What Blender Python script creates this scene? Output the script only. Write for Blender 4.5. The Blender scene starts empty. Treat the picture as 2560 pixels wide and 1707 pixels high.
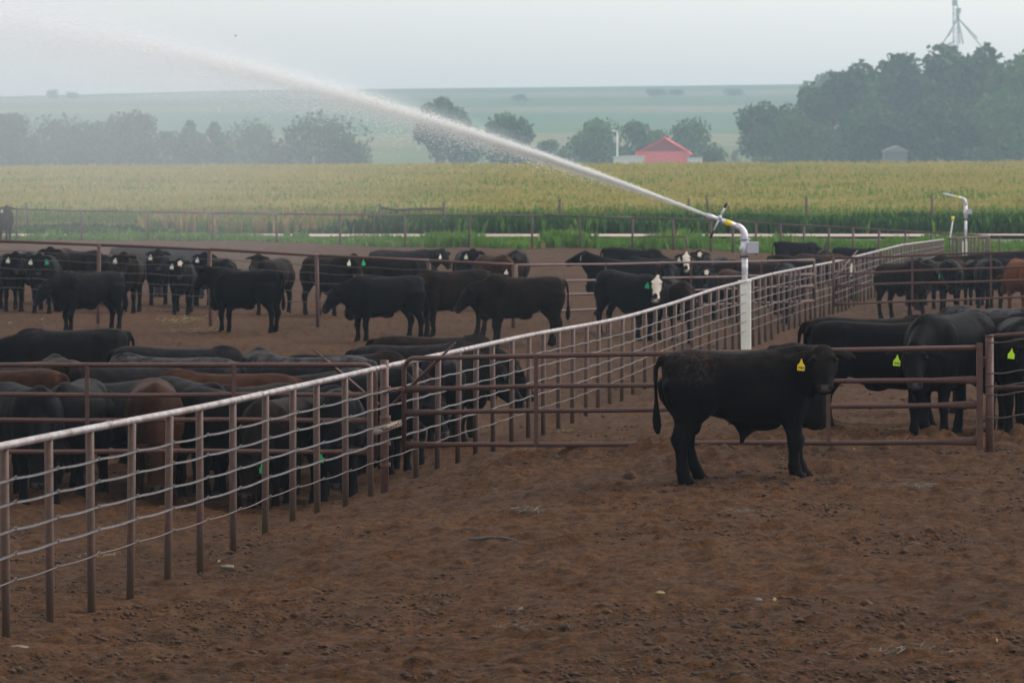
import bpy, bmesh, math, random
import numpy as np
from mathutils import Vector, Matrix

SC = bpy.context.scene
COL = SC.collection
R = math.radians

# ------------------------------------------------------------------ camera, sky, sun, exposure
F = 12000.0            # focal length in photo pixels (2560 wide)
YH = 450.0             # image row of the level horizon
ZC = 3.12              # camera height
cam_d = bpy.data.cameras.new('camera')
cam_d.sensor_width = 36.0
cam_d.lens = 36.0 * F / 2560.0
cam_d.shift_y = -(853.5 - YH) / 2560.0
cam_d.clip_start = 0.5
cam_d.clip_end = 20000
cam_d.dof.use_dof = True
cam_d.dof.focus_distance = 49.0
cam_d.dof.aperture_fstop = 7.1
cam = bpy.data.objects.new('camera', cam_d)
cam.location = (0, 0, ZC)
cam.rotation_euler = (R(90), 0, 0)
COL.objects.link(cam)
SC.camera = cam

SUN_EL, SUN_AZ = 42.0, 75.0     # azimuth clockwise from +Y (away from camera) towards +X
world = bpy.data.worlds.new('World')
SC.world = world
world.use_nodes = True
wn, wl = world.node_tree.nodes, world.node_tree.links
bg = wn['Background']
sky = wn.new('ShaderNodeTexSky')
sky.sky_type = 'NISHITA'
sky.sun_disc = False
sky.sun_elevation = R(SUN_EL)
sky.sun_rotation = R(SUN_AZ)
sky.air_density = 1.6
sky.dust_density = 2.0
sky.ozone_density = 1.0
hs = wn.new('ShaderNodeHueSaturation')
hs.inputs['Saturation'].default_value = 0.05
wl.new(sky.outputs[0], hs.inputs['Color'])
wt = wn.new('ShaderNodeMix'); wt.data_type = 'RGBA'; wt.blend_type = 'MULTIPLY'; wt.inputs[0].default_value = 1.0
wt.inputs[7].default_value = (1.0, .982, .955, 1)
wl.new(hs.outputs[0], wt.inputs[6])
wl.new(wt.outputs[2], bg.inputs['Color'])
bg.inputs['Strength'].default_value = 0.15

sun_d = bpy.data.lights.new('sun', 'SUN')
sun_d.energy = 0.7
sun_d.angle = R(18)
sun_d.color = (1.0, 0.95, 0.88)
sun = bpy.data.objects.new('sun', sun_d)
sdir = Vector((math.sin(R(SUN_AZ)) * math.cos(R(SUN_EL)), math.cos(R(SUN_AZ)) * math.cos(R(SUN_EL)), math.sin(R(SUN_EL))))
sun.rotation_euler = (-sdir).to_track_quat('-Z', 'Y').to_euler()
sun.location = (0, 0, 60)
COL.objects.link(sun)

SC.view_settings.view_transform = 'Standard'
SC.view_settings.look = 'None'
SC.view_settings.exposure = 0.74
SC.view_settings.gamma = 1.0
SC.view_settings.use_curve_mapping = False
SC.cycles.max_bounces = 8
SC.cycles.diffuse_bounces = 3
SC.cycles.glossy_bounces = 3
SC.cycles.volume_bounces = 2
SC.cycles.transparent_max_bounces = 12
SC.cycles.use_denoising = True

# ------------------------------------------------------------------ helpers
rng = np.random.default_rng(7)
random.seed(7)

def tag(o, label=None, cat=None, group=None, kind=None):
    if label: o['label'] = label
    if cat: o['category'] = cat
    if group: o['group'] = group
    if kind: o['kind'] = kind
    return o

def link(o, parent=None):
    COL.objects.link(o)
    if parent is not None: o.parent = parent
    return o

def mesh_from(name, verts, faces, mats=(), smooth=True, fm=None):
    me = bpy.data.meshes.new(name)
    me.from_pydata([tuple(v) for v in verts], [], [tuple(f) for f in faces])
    for m in mats: me.materials.append(m)
    if smooth: me.polygons.foreach_set('use_smooth', [True] * len(me.polygons))
    if fm is not None: me.polygons.foreach_set('material_index', fm)
    me.update()
    return me

def tri_mesh(name, V, T, mats, fm=None, smooth=False):
    """fast numpy triangle mesh"""
    me = bpy.data.meshes.new(name)
    V = np.asarray(V, np.float32); T = np.asarray(T, np.int32)
    k = T.shape[1]
    me.vertices.add(len(V)); me.vertices.foreach_set('co', V.ravel())
    me.loops.add(T.size); me.loops.foreach_set('vertex_index', T.ravel())
    me.polygons.add(len(T))
    me.polygons.foreach_set('loop_start', np.arange(0, T.size, k, dtype=np.int32))
    me.polygons.foreach_set('loop_total', np.full(len(T), k, np.int32))
    for m in mats: me.materials.append(m)
    if fm is not None: me.polygons.foreach_set('material_index', np.asarray(fm, np.int32))
    me.polygons.foreach_set('use_smooth', np.full(len(T), smooth))
    me.update(calc_edges=True); me.validate()
    return me

def obj(name, me, parent=None, loc=None):
    o = bpy.data.objects.new(name, me)
    if loc is not None: o.location = loc
    return link(o, parent)

def empty(name, loc=(0, 0, 0), rz=0.0):
    o = bpy.data.objects.new(name, None)
    o.empty_display_size = 0.2
    o.location = loc; o.rotation_euler = (0, 0, rz)
    return link(o)

class MB:
    """mesh builder collecting tubes and boxes"""
    def __init__(s): s.v, s.f, s.m = [], [], []
    def tube(s, pts, r, n=8, cap=True, m=0):
        pts = [Vector(p) for p in pts]
        rr = r if isinstance(r, (list, tuple)) else [r] * len(pts)
        b = len(s.v); prev = None
        for i, p in enumerate(pts):
            t = (pts[min(i + 1, len(pts) - 1)] - pts[max(i - 1, 0)]).normalized()
            if prev is None:
                a = Vector((0, 0, 1)) if abs(t.z) < 0.9 else Vector((0, 1, 0))
                u = t.cross(a).normalized()
            else:
                u = (prev - t * prev.dot(t)).normalized()
            prev = u; w = t.cross(u)
            for k in range(n):
                an = 2 * math.pi * k / n
                s.v.append(p + (u * math.cos(an) + w * math.sin(an)) * rr[i])
        for i in range(len(pts) - 1):
            for k in range(n):
                k2 = (k + 1) % n
                s.f.append((b + i * n + k, b + i * n + k2, b + (i + 1) * n + k2, b + (i + 1) * n + k)); s.m.append(m)
        if cap:
            s.f.append(tuple(b + k for k in reversed(range(n)))); s.m.append(m)
            e = b + (len(pts) - 1) * n
            s.f.append(tuple(e + k for k in range(n))); s.m.append(m)
        return s
    def box(s, c, sz, rot=None, m=0, bev=0.0):
        c = Vector(c); b = len(s.v)
        hx, hy, hz = sz[0] / 2, sz[1] / 2, sz[2] / 2
        for x in (-hx, hx):
            for y in (-hy, hy):
                for z in (-hz, hz):
                    q = Vector((x, y, z))
                    if rot is not None: q = rot @ q
                    s.v.append(c + q)
        for q in ((0, 1, 3, 2), (4, 6, 7, 5), (0, 4, 5, 1), (2, 3, 7, 6), (0, 2, 6, 4), (1, 5, 7, 3)):
            s.f.append(tuple(b + i for i in q)); s.m.append(m)
        return s
    def build(s, name, mats, parent=None, smooth=True, loc=None):
        if not isinstance(mats, (list, tuple)): mats = [mats]
        me = mesh_from(name, s.v, s.f, mats, smooth, s.m)
        return obj(name, me, parent, loc)

# value noise
def _h(ix, iy, seed):
    n = (ix.astype(np.int64) * 374761393 + iy.astype(np.int64) * 668265263 + seed * 982451653) & 0x7fffffff
    n = ((n ^ (n >> 13)) * 1274126177) & 0x7fffffff
    return ((n ^ (n >> 16)) & 0xffff) / 65535.0

def vnoise(x, y, seed=0):
    ix, iy = np.floor(x), np.floor(y)
    fx, fy = x - ix, y - iy
    fx = fx * fx * (3 - 2 * fx); fy = fy * fy * (3 - 2 * fy)
    a, b = _h(ix, iy, seed), _h(ix + 1, iy, seed)
    c, d = _h(ix, iy + 1, seed), _h(ix + 1, iy + 1, seed)
    return (a * (1 - fx) + b * fx) * (1 - fy) + (c * (1 - fx) + d * fx) * fy

# ------------------------------------------------------------------ pen terrain height
def zof(py, s): return ZC - (py - YH) / s
CP = [  # azimuth px, scale px/m, height
    (20, 335, zof(1598, 335)), (-600, 335, -.40), (500, 280, -.38), (963, 226, zof(1219, 226)),
    (0, 420, -.42), (1280, 420, -.22), (2560, 420, -.12), (3400, 420, -.1), (-800, 420, -.42),
    (1280, 300, -.12), (2200, 300, .05), (2900, 300, .05), (700, 258, -.26),
    (1672, 256, zof(1207, 256)), (2000, 256, zof(1191, 256)), (2440, 243, zof(1133, 243)), (2900, 243, .3),
    (1800, 236, .30), (1300, 229, .06), (1150, 227, -.16), (2300, 228, .24), (2200, 200, .15), (2800, 200, .15),
    (300, 218, -.66), (650, 218, -.72), (-100, 218, -.62), (850, 214, -.66), (-600, 215, -.5),
    (150, 175, -.45), (600, 188, -.5), (150, 196, -.5), (1000, 196, -.5), (1200, 182, -.47), (-400, 180, -.4),
    (1327, 184, -.45), (1600, 160, -.38), (1894, 118, zof(866, 118)), (2070, 97.5, -.42), (1750, 135, -.3),
    (0, 125, .03), (400, 122, .05), (800, 122, .05), (1200, 127, .03), (1500, 125, -.02), (500, 108, .05), (100, 108, .05),
    (1000, 104, .05), (1500, 104, .0), (-600, 110, .1), (1800, 96, -.2), (2000, 84, -.32), (2150, 75, -.34),
    (2300, 107, -.04), (2600, 107, -.02), (3000, 107, 0), (2200, 140, -.05), (2500, 150, .0), (2450, 85, -.3), (2900, 80, -.2),
    (0, 57, .44), (300, 57, .44), (650, 57, .40), (1000, 57, .14), (1450, 57, .09), (1760, 57, .03), (2100, 60, -.3), (2471, 62, -.55),
    (2900, 62, -.5), (-500, 57, .45), (12, 69, .92), (250, 70, .3), (-300, 69, .8), (700, 75, .2), (1300, 75, .08), (3400, 62, -.5),
]
_cu = np.array([c[0] / 420.0 for c in CP]); _cv = np.array([math.log(c[1]) / 0.20 for c in CP]); _cz = np.array([c[2] for c in CP])
_ph = lambda d2: np.sqrt(d2 + 0.15)
_A = _ph((_cu[:, None] - _cu[None]) ** 2 + (_cv[:, None] - _cv[None]) ** 2)
_n = len(CP)
_M = np.zeros((_n + 1, _n + 1)); _M[:_n, :_n] = _A - np.eye(_n) * 0.05; _M[:_n, _n] = 1; _M[_n, :_n] = 1
_w = np.linalg.solve(_M, np.append(_cz, 0))

def gz_np(X, Y):
    X = np.asarray(X, float); Y = np.asarray(Y, float)
    s = F / Y
    u = np.clip(1280 + X * s, -900, 3500) / 420.0
    v = np.log(np.clip(s, 54, 430)) / 0.20
    out = np.full(X.shape, _w[_n])
    for i in range(_n):
        out = out + _w[i] * _ph((u - _cu[i]) ** 2 + (v - _cv[i]) ** 2)
    return out

def verge_z(X, Y):
    """road verge, corn field, valley and hills beyond the pens"""
    X = np.asarray(X, float); Y = np.asarray(Y, float)
    z0 = gz_np(X * (211.0 / Y), np.full_like(Y, 211.0))
    px = 1280 + X * F / Y
    t = np.clip((Y - 211) / 20, 0, 1)
    base = z0 * (1 - t) + 0.36 * t
    base = base + np.clip((Y - 245) / 355, 0, 1) * (2.9 + (px - 1280) / 2560 * 0.6)
    return base

def gz(X, Y):
    if Y <= 211: return float(gz_np(np.array([X]), np.array([Y]))[0])
    return float(verge_z(np.array([X]), np.array([Y]))[0])

def at(px, s): return (px - 1280) / s, F / s
def W(px, py, s): return Vector(((px - 1280) / s, F / s, ZC - (py - YH) / s))

# ------------------------------------------------------------------ materials
MATS = {}
def newmat(name):
    m = bpy.data.materials.new(name); m.use_nodes = True
    MATS[name] = m
    nt = m.node_tree
    return m, nt, nt.nodes['Principled BSDF']

def N(nt, kind, **kw):
    n = nt.nodes.new(kind)
    for k, v in kw.items():
        if k in n.inputs.keys(): n.inputs[k].default_value = v
        else: setattr(n, k, v)
    return n

def ramp(nt, fac, stops):
    r = nt.nodes.new('ShaderNodeValToRGB')
    els = r.color_ramp.elements
    while len(els) < len(stops): els.new(0.5)
    for e, (p, c) in zip(els, stops):
        e.position = p; e.color = (c[0], c[1], c[2], 1) if hasattr(c, '__len__') else (c, c, c, 1)
    nt.links.new(fac, r.inputs['Fac'])
    return r.outputs['Color']

def noise(nt, vec, scale, detail=4, rough=0.55):
    n = nt.nodes.new('ShaderNodeTexNoise')
    n.inputs['Scale'].default_value = scale; n.inputs['Detail'].default_value = detail; n.inputs['Roughness'].default_value = rough
    if vec is not None: nt.links.new(vec, n.inputs['Vector'])
    return n.outputs['Fac']

def mix(nt, a, b, fac, mode='MIX'):
    n = nt.nodes.new('ShaderNodeMix'); n.data_type = 'RGBA'; n.blend_type = mode
    for sock, val in ((n.inputs[0], fac), (n.inputs[6], a), (n.inputs[7], b)):
        if hasattr(val, 'is_linked') or hasattr(val, 'links'): nt.links.new(val, sock)
        elif hasattr(val, '__len__'): sock.default_value = (val[0], val[1], val[2], 1)
        else: sock.default_value = val
    return n.outputs[2]

def math_(nt, op, a, b=None, c=None, clamp=False):
    n = nt.nodes.new('ShaderNodeMath'); n.operation = op; n.use_clamp = clamp
    for i, v in enumerate((a, b, c)):
        if v is None: continue
        if hasattr(v, 'links'): nt.links.new(v, n.inputs[i])
        else: n.inputs[i].default_value = v
    return n.outputs[0]

def bump(nt, bsdf, h, strength=0.5, dist=0.02):
    b = nt.nodes.new('ShaderNodeBump')
    b.inputs['Strength'].default_value = strength; b.inputs['Distance'].default_value = dist
    nt.links.new(h, b.inputs['Height']); nt.links.new(b.outputs[0], bsdf.inputs['Normal'])

def coords(nt, out='Object'):
    return nt.nodes.new('ShaderNodeTexCoord').outputs[out]

def plain(name, col, rough=0.6, metal=0.0, spec=None, var=0.25, scale=18.0):
    m, nt, b = newmat(name)
    v = coords(nt)
    f = noise(nt, v, scale, 5)
    c = ramp(nt, f, [(0.3, [x * (1 - var) for x in col]), (0.7, [min(1, x * (1 + var)) for x in col])])
    nt.links.new(c, b.inputs['Base Color'])
    b.inputs['Roughness'].default_value = rough; b.inputs['Metallic'].default_value = metal
    if spec is not None: b.inputs['Specular IOR Level'].default_value = spec
    return m

def soil_mat():
    m, nt, b = newmat('trampled_soil')
    v = coords(nt)
    big = noise(nt, v, 0.35, 4); mid = noise(nt, v, 2.2, 6, 0.65); fine = noise(nt, v, 11, 8, 0.7); gr = noise(nt, v, 38, 4, 0.7)
    c1 = ramp(nt, mid, [(0.30, (.022, .0098, .0034)), (0.52, (.056, .0242, .0078)), (0.75, (.088, .0400, .0135))])
    c2 = ramp(nt, fine, [(0.37, (.0050, .0024, .0010)), (0.46, (.050, .0215, .0070)), (0.60, (.090, .0400, .0132)), (0.78, (.175, .088, .033))])
    c = mix(nt, c1, c2, 0.7)
    c = mix(nt, c, ramp(nt, big, [(0.3, (.84, .82, .82)), (0.7, (1.22, 1.16, 1.10))]), 1.0, 'MULTIPLY')
    c = mix(nt, c, ramp(nt, gr, [(0.35, (.5, .48, .46)), (0.65, (1.45, 1.42, 1.4))]), 0.8, 'MULTIPLY')
    wet = noise(nt, v, 0.16, 5, 0.6)
    c = mix(nt, c, (.020, .0105, .0058), math_(nt, 'MULTIPLY', ramp(nt, wet, [(0.54, 0.0), (0.68, 1.0)]), .25))
    spk = noise(nt, v, 5.5, 5, 0.75)
    c = mix(nt, c, (.008, .005, .004), math_(nt, 'MULTIPLY', ramp(nt, spk, [(0.62, 0.0), (0.70, 1.0)]), .75))
    nt.links.new(c, b.inputs['Base Color'])
    b.inputs['Roughness'].default_value = 0.95; b.inputs['Specular IOR Level'].default_value = 0.15
    h = math_(nt, 'ADD', fine, math_(nt, 'MULTIPLY', gr, 0.4))
    bump(nt, b, h, 0.9, 0.05)
    return m

def rust_mat(name, base, rust, amt=0.5, rough=0.6, metal=0.15, dirt=True):
    m, nt, b = newmat(name)
    v = coords(nt)
    f = noise(nt, v, 5, 8, 0.7); g = noise(nt, v, 34, 4)
    k = ramp(nt, f, [(amt - 0.12, 0.0), (amt + 0.12, 1.0)])
    c = mix(nt, base, rust, k)
    c = mix(nt, c, ramp(nt, g, [(0.3, (.65, .65, .65)), (0.7, (1.25, 1.25, 1.25))]), 0.9, 'MULTIPLY')
    nt.links.new(c, b.inputs['Base Color'])
    b.inputs['Roughness'].default_value = rough; b.inputs['Metallic'].default_value = metal
    bump(nt, b, g, 0.25, 0.004)
    return m

def coat_mat(name, base, dust=0.3, dust_col=(.095, .082, .078), rust=0.0, rust_col=(.06, .022, .010), white=0.0):
    m, nt, b = newmat(name)
    v = coords(nt)
    oi = nt.nodes.new('ShaderNodeObjectInfo')
    sep = nt.nodes.new('ShaderNodeSeparateXYZ'); nt.links.new(v, sep.inputs[0])
    ofs = nt.nodes.new('ShaderNodeVectorMath'); ofs.operation = 'ADD'
    nt.links.new(v, ofs.inputs[0])
    cmb = nt.nodes.new('ShaderNodeCombineXYZ')
    rnd = math_(nt, 'MULTIPLY', oi.outputs['Random'], 40.0)
    nt.links.new(rnd, cmb.inputs[0]); nt.links.new(rnd, cmb.inputs[1]); nt.links.new(cmb.outputs[0], ofs.inputs[1])
    vv = ofs.outputs[0]
    hair = noise(nt, vv, 70, 4, 0.7); patch = noise(nt, vv, 3.0, 6, 0.62); blot = noise(nt, vv, 9, 6, 0.7)
    c = mix(nt, [x * 0.75 for x in base], [x * 1.35 for x in base], hair)
    if rust:   # sun-bleached reddish patches in the coat
        k = math_(nt, 'MULTIPLY', ramp(nt, patch, [(0.42, 0.0), (0.66, 1.0)]), rust)
        c = mix(nt, c, rust_col, k)
    # dried mud and dust lying along the back; on the bull also painted highlights
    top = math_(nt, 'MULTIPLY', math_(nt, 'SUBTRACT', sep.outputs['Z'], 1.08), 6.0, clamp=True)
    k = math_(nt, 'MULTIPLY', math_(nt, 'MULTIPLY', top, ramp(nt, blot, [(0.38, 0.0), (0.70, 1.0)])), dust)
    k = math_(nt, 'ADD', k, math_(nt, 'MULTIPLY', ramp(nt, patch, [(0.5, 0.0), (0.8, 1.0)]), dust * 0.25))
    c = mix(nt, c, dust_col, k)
    an = nt.nodes.new('ShaderNodeAttribute'); an.attribute_name = 'nose'
    c = mix(nt, c, (.085, .074, .080), an.outputs['Fac'])
    if white:
        ab = nt.nodes.new('ShaderNodeAttribute'); ab.attribute_name = 'blaze' if white == 1 else 'patch'
        c = mix(nt, c, (.62, .55, .46), ab.outputs['Fac'])
    ad = nt.nodes.new('ShaderNodeAttribute'); ad.attribute_name = 'nostril'
    c = mix(nt, c, (.006, .005, .005), ad.outputs['Fac'])
    nt.links.new(c, b.inputs['Base Color'])
    b.inputs['Roughness'].default_value = 0.5
    b.inputs['Specular IOR Level'].default_value = 0.012
    h = math_(nt, 'ADD', hair, math_(nt, 'MULTIPLY', blot, 1.5))
    bump(nt, b, h, 0.35, 0.012)
    return m

def leaf_mat(name, dark, light, scale=3.0, trans=0.25):
    m, nt, b = newmat(name)
    v = coords(nt)
    oi = nt.nodes.new('ShaderNodeObjectInfo')
    f = noise(nt, v, scale, 4, 0.6)
    c = ramp(nt, f, [(0.3, dark), (0.7, light)])
    sc = math_(nt, 'ADD', math_(nt, 'MULTIPLY', oi.outputs['Random'], 0.4), 0.8)
    c2 = nt.nodes.new('ShaderNodeVectorMath'); c2.operation = 'SCALE'
    nt.links.new(c, c2.inputs[0]); nt.links.new(sc, c2.inputs['Scale'])
    nt.links.new(c2.outputs[0], b.inputs['Base Color'])
    b.inputs['Roughness'].default_value = 0.7; b.inputs['Specular IOR Level'].default_value = 0.2
    if trans:
        tr = nt.nodes.new('ShaderNodeBsdfTranslucent'); nt.links.new(c2.outputs[0], tr.inputs['Color'])
        ms = nt.nodes.new('ShaderNodeMixShader'); ms.inputs[0].default_value = trans
        nt.links.new(b.outputs[0], ms.inputs[1]); nt.links.new(tr.outputs[0], ms.inputs[2])
        nt.links.new(ms.outputs[0], nt.nodes['Material Output'].inputs['Surface'])
    return m

M_SOIL = soil_mat()
M_CLOD = plain('dried_clod', (.046, .0205, .0072), 0.95, var=0.55, scale=2)
def mud_foot(m):
    nt = m.node_tree; b = nt.nodes['Principled BSDF']; src = b.inputs['Base Color'].links[0].from_socket
    v = coords(nt); sep = nt.nodes.new('ShaderNodeSeparateXYZ'); nt.links.new(v, sep.inputs[0])
    f = math_(nt, 'ADD', sep.outputs['Z'], math_(nt, 'MULTIPLY', noise(nt, v, 14, 4), .22))
    c = mix(nt, (.050, .026, .013), src, ramp(nt, f, [(.26, 0.0), (.46, 1.0)]))
    nt.links.new(c, b.inputs['Base Color']); return m
M_POST = rust_mat('weathered_pipe', (.056, .036, .031), (.078, .031, .018), 0.56, 0.62, 0.1)
M_POSTM = mud_foot(rust_mat('muddy_post', (.056, .036, .031), (.088, .033, .018), 0.52, 0.62, 0.1))
M_RUSTPIPE = rust_mat('rust_red_pipe', (.070, .030, .027), (.095, .036, .020), 0.55, 0.55, 0.1)
M_RAIL = rust_mat('worn_galvanised_rail', (.34, .31, .32), (.12, .065, .05), 0.54, 0.42, 0.3)
M_CABLE = rust_mat('steel_cable', (.12, .11, .118), (.085, .05, .038), 0.6, 0.5, 0.2)
M_CABLE2 = rust_mat('dull_cable', (.11, .09, .09), (.08, .05, .04), 0.55, 0.5, 0.4)
M_CHAIN = rust_mat('rusty_chain', (.12, .07, .05), (.16, .07, .035), 0.5, 0.7, 0.3)
M_WHITE = plain('white_painted_post', (.80, .79, .74), 0.5, var=0.07, scale=5)
M_ALU = plain('aluminium_pipe', (.64, .63, .69), 0.4, 0.25, var=0.12)
M_GREY = plain('grey_control_box', (.46, .45, .53), 0.5, 0.1, var=0.08)
M_BLACK = plain('black_rubber', (.012, .012, .014), 0.6)
M_YELLOW = plain('yellow_sticker', (.78, .60, .02), 0.5, var=0.06)
M_EYE = plain('dark_eye', (.006, .005, .005), 0.5, spec=0.12)
M_TAGY = plain('yellow_plastic', (.86, .60, .012), 0.45, var=0.05)
M_TAGL = plain('lime_plastic', (.52, .83, .012), 0.45, var=0.05)
M_TAGG = plain('green_plastic', (.004, .36, .13), 0.45, var=0.05)
M_TAGT = plain('teal_plastic', (.01, .45, .36), 0.45, var=0.05)
M_TAGW = plain('white_plastic', (.72, .70, .62), 0.45, var=0.05)
M_INK = plain('black_ink', (.03, .022, .01), 0.6)
M_STRAW = plain('straw', (.22, .155, .065), 0.85, var=0.4, scale=30)
M_BONE = plain('pale_dry_matter', (.13, .11, .09), 0.85, var=0.35, scale=25)
M_STONE = plain('grey_stone', (.11, .10, .095), 0.8, var=0.3)
M_ROAD = plain('gravel_road', (.42, .335, .27), 0.95, var=0.18, scale=1.5)
M_GRASSG = plain('verge_soil', (.055, .085, .028), 0.95, var=0.35, scale=2.0)
M_FIELDG = plain('field_soil', (.12, .105, .045), 0.95, var=0.3, scale=0.3)
M_WEED = leaf_mat('weed_leaf', (.055, .140, .012), (.125, .240, .030), 0.5, 0.45)
M_TALLG = leaf_mat('tall_grass', (.012, .046, .008), (.028, .080, .014), 0.9, 0.3)
M_DRYG = leaf_mat('dry_grass', (.22, .16, .05), (.36, .27, .10), 1.2, 0.3)
M_CORNL = leaf_mat('corn_leaf', (.070, .145, .018), (.135, .215, .034), 0.15, 0.4)
M_CORNT = leaf_mat('corn_tassel', (.27, .225, .070), (.37, .310, .105), 0.06, 0.4)
M_LEAFD = leaf_mat('dark_foliage', (.022, .060, .016), (.055, .120, .028), 6, 0.2)
M_LEAFL = leaf_mat('light_foliage', (.036, .090, .018), (.085, .165, .030), 6, 0.25)
M_LEAFP = leaf_mat('pale_foliage', (.16, .15, .10), (.24, .22, .15), 0.35, 0.2)
M_BARK = plain('bark', (.07, .055, .042), 0.9, var=0.3, scale=4)
M_PALEB = plain('bleached_bark', (.36, .32, .24), 0.9, var=0.3, scale=4)
M_WOODP = plain('old_wood', (.10, .075, .066), 0.9, var=0.3)
M_BARNR = plain('barn_red', (.74, .035, .050), 0.55, var=0.10, scale=2)
M_BARNW = plain('barn_pink_red', (.72, .13, .13), 0.6, var=0.10, scale=2)
M_BARND = plain('barn_dark_red', (.26, .030, .055), 0.6, var=0.10, scale=2)
M_LWHITE = plain('light_siding', (.62, .63, .64), 0.6, var=0.06)
M_LGREY = plain('grey_siding', (.12, .13, .145), 0.6, var=0.08)
M_STEEL = plain('tower_steel', (.34, .42, .46), 0.5, 0.3, var=0.1)

def hip_mud(m):
    nt = m.node_tree; b = nt.nodes['Principled BSDF']; src = b.inputs['Base Color'].links[0].from_socket
    v = coords(nt)
    d = nt.nodes.new('ShaderNodeVectorMath'); d.operation = 'DISTANCE'; nt.links.new(v, d.inputs[0]); d.inputs[1].default_value = (-.52, -.2, 1.18)
    f = math_(nt, 'MULTIPLY', math_(nt, 'SUBTRACT', .34, d.outputs['Value']), 4.0, clamp=True)
    n1 = ramp(nt, noise(nt, v, 24, 6, .75), [(.50, 0.0), (.58, 1.0)])
    c = mix(nt, src, (.085, .060, .046), math_(nt, 'MULTIPLY', math_(nt, 'MULTIPLY', f, n1), .34))
    nt.links.new(c, b.inputs['Base Color']); return m
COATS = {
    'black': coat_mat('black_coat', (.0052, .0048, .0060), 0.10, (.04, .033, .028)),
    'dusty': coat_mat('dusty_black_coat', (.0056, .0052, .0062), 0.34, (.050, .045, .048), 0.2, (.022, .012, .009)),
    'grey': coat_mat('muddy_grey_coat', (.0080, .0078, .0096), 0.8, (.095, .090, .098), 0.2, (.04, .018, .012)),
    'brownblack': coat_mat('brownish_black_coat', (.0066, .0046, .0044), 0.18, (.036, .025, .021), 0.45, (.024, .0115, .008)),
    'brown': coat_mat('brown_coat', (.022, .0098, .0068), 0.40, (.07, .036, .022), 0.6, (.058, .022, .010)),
    'bull': hip_mud(coat_mat('bull_coat', (.0042, .0037, .0048), 0.45, (.050, .038, .031), 0.25, (.013, .008, .0065))),  # stronger back dust, doubling as highlights put into the coat colour
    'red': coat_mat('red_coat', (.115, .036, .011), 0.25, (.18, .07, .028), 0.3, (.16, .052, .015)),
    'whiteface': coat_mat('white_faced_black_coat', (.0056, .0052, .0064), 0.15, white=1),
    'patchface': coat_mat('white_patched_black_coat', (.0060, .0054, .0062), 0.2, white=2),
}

# ------------------------------------------------------------------ ground
def build_ground():
    us = np.concatenate([np.linspace(-2600, -80, 60, endpoint=False), np.linspace(-80, 2640, 680), np.linspace(2640, 5200, 60)[1:]])
    inv = np.concatenate([np.linspace(1 / 9.0, 1 / 27.5, 30, endpoint=False), np.linspace(1 / 27.5, 1 / 216.0, 540)])
    U, I = np.meshgrid(us, inv)
    Y = 1 / I; X = (U - 1280) / F * Y
    Z = gz_np(X, Y)
    fade = np.clip((Y - 20) / 8, 0, 1)
    d = (vnoise(X / .9, Y / .9, 1) - .5) * .055 + (vnoise(X / .34, Y / .34, 2) - .5) * .050 + (vnoise(X / .16, Y / .16, 3) - .5) * .050 + (vnoise(X / .075, Y / .075, 13) - .5) * .032
    cl = np.clip(vnoise(X / .21, Y / .21, 9) - .60, 0, 1) * .11
    s = F / Y; px = 1280 + X * s
    # churned ridge below the gate and along the fence
    ch = np.exp(-((s - 233) / 12) ** 2) * np.clip((px - 1050) / 150, 0, 1)
    rough = 1 + .9 * ch
    Z = Z + (d + cl) * rough * fade + ch * (vnoise(X / .42, Y / .42, 5) - .35) * .07
    # hoof-churned low hummocks at mid distance
    Z = Z + np.clip((Y - 70) / 40, 0, 1) * (vnoise(X / 2.2, Y / 2.2, 11) - .5) * .08
    nr, nc = U.shape
    idx = np.arange(nr * nc).reshape(nr, nc)
    q = np.stack([idx[:-1, :-1], idx[:-1, 1:], idx[1:, 1:], idx[1:, :-1]], -1).reshape(-1, 4)
    me = tri_mesh('ground', np.stack([X, Y, Z], -1).reshape(-1, 3), q, [M_SOIL], smooth=True)
    tag(obj('ground', me), kind='structure')

def sheet(name, ys, x0, x1, nx, mat, lift=0.0, zf=verge_z):
    ys = np.asarray(ys, float)
    V = []
    for y in ys:
        a, b = x0(y), x1(y)
        xs = np.linspace(a, b, nx)
        V.append(np.stack([xs, np.full(nx, y), zf(xs, np.full(nx, y)) + lift], -1))
    V = np.concatenate(V)
    idx = np.arange(len(ys) * nx).reshape(len(ys), nx)
    q = np.stack([idx[:-1, :-1], idx[:-1, 1:], idx[1:, 1:], idx[1:, :-1]], -1).reshape(-1, 4)
    me = tri_mesh(name, V, q, [mat], smooth=True)
    return tag(obj(name, me), kind='structure')

def hill_z(X, Y):
    X = np.asarray(X, float); Y = np.asarray(Y, float)
    px = 1280 + X * F / Y
    crest = 3.12 + (450 - np.interp(px, [-4000, 0, 600, 1000, 1400, 2000, 2560, 6000], [262, 242, 226, 222, 218, 211, 214, 240])) / 4.0
    t = np.clip((Y - 1180) / 1820, 0, 1)
    z = 3.2 + (crest - 3.2) * (t ** 1.12)
    z = z - np.clip((Y - 3000) / 1000, 0, 1) * 25
    roll = (vnoise(X / 420, Y / 420, 21) - .5) * 9 * np.clip((Y - 900) / 600, 0, 1) * np.clip((3000 - Y) / 500, 0, 1)
    return z + roll

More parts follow.
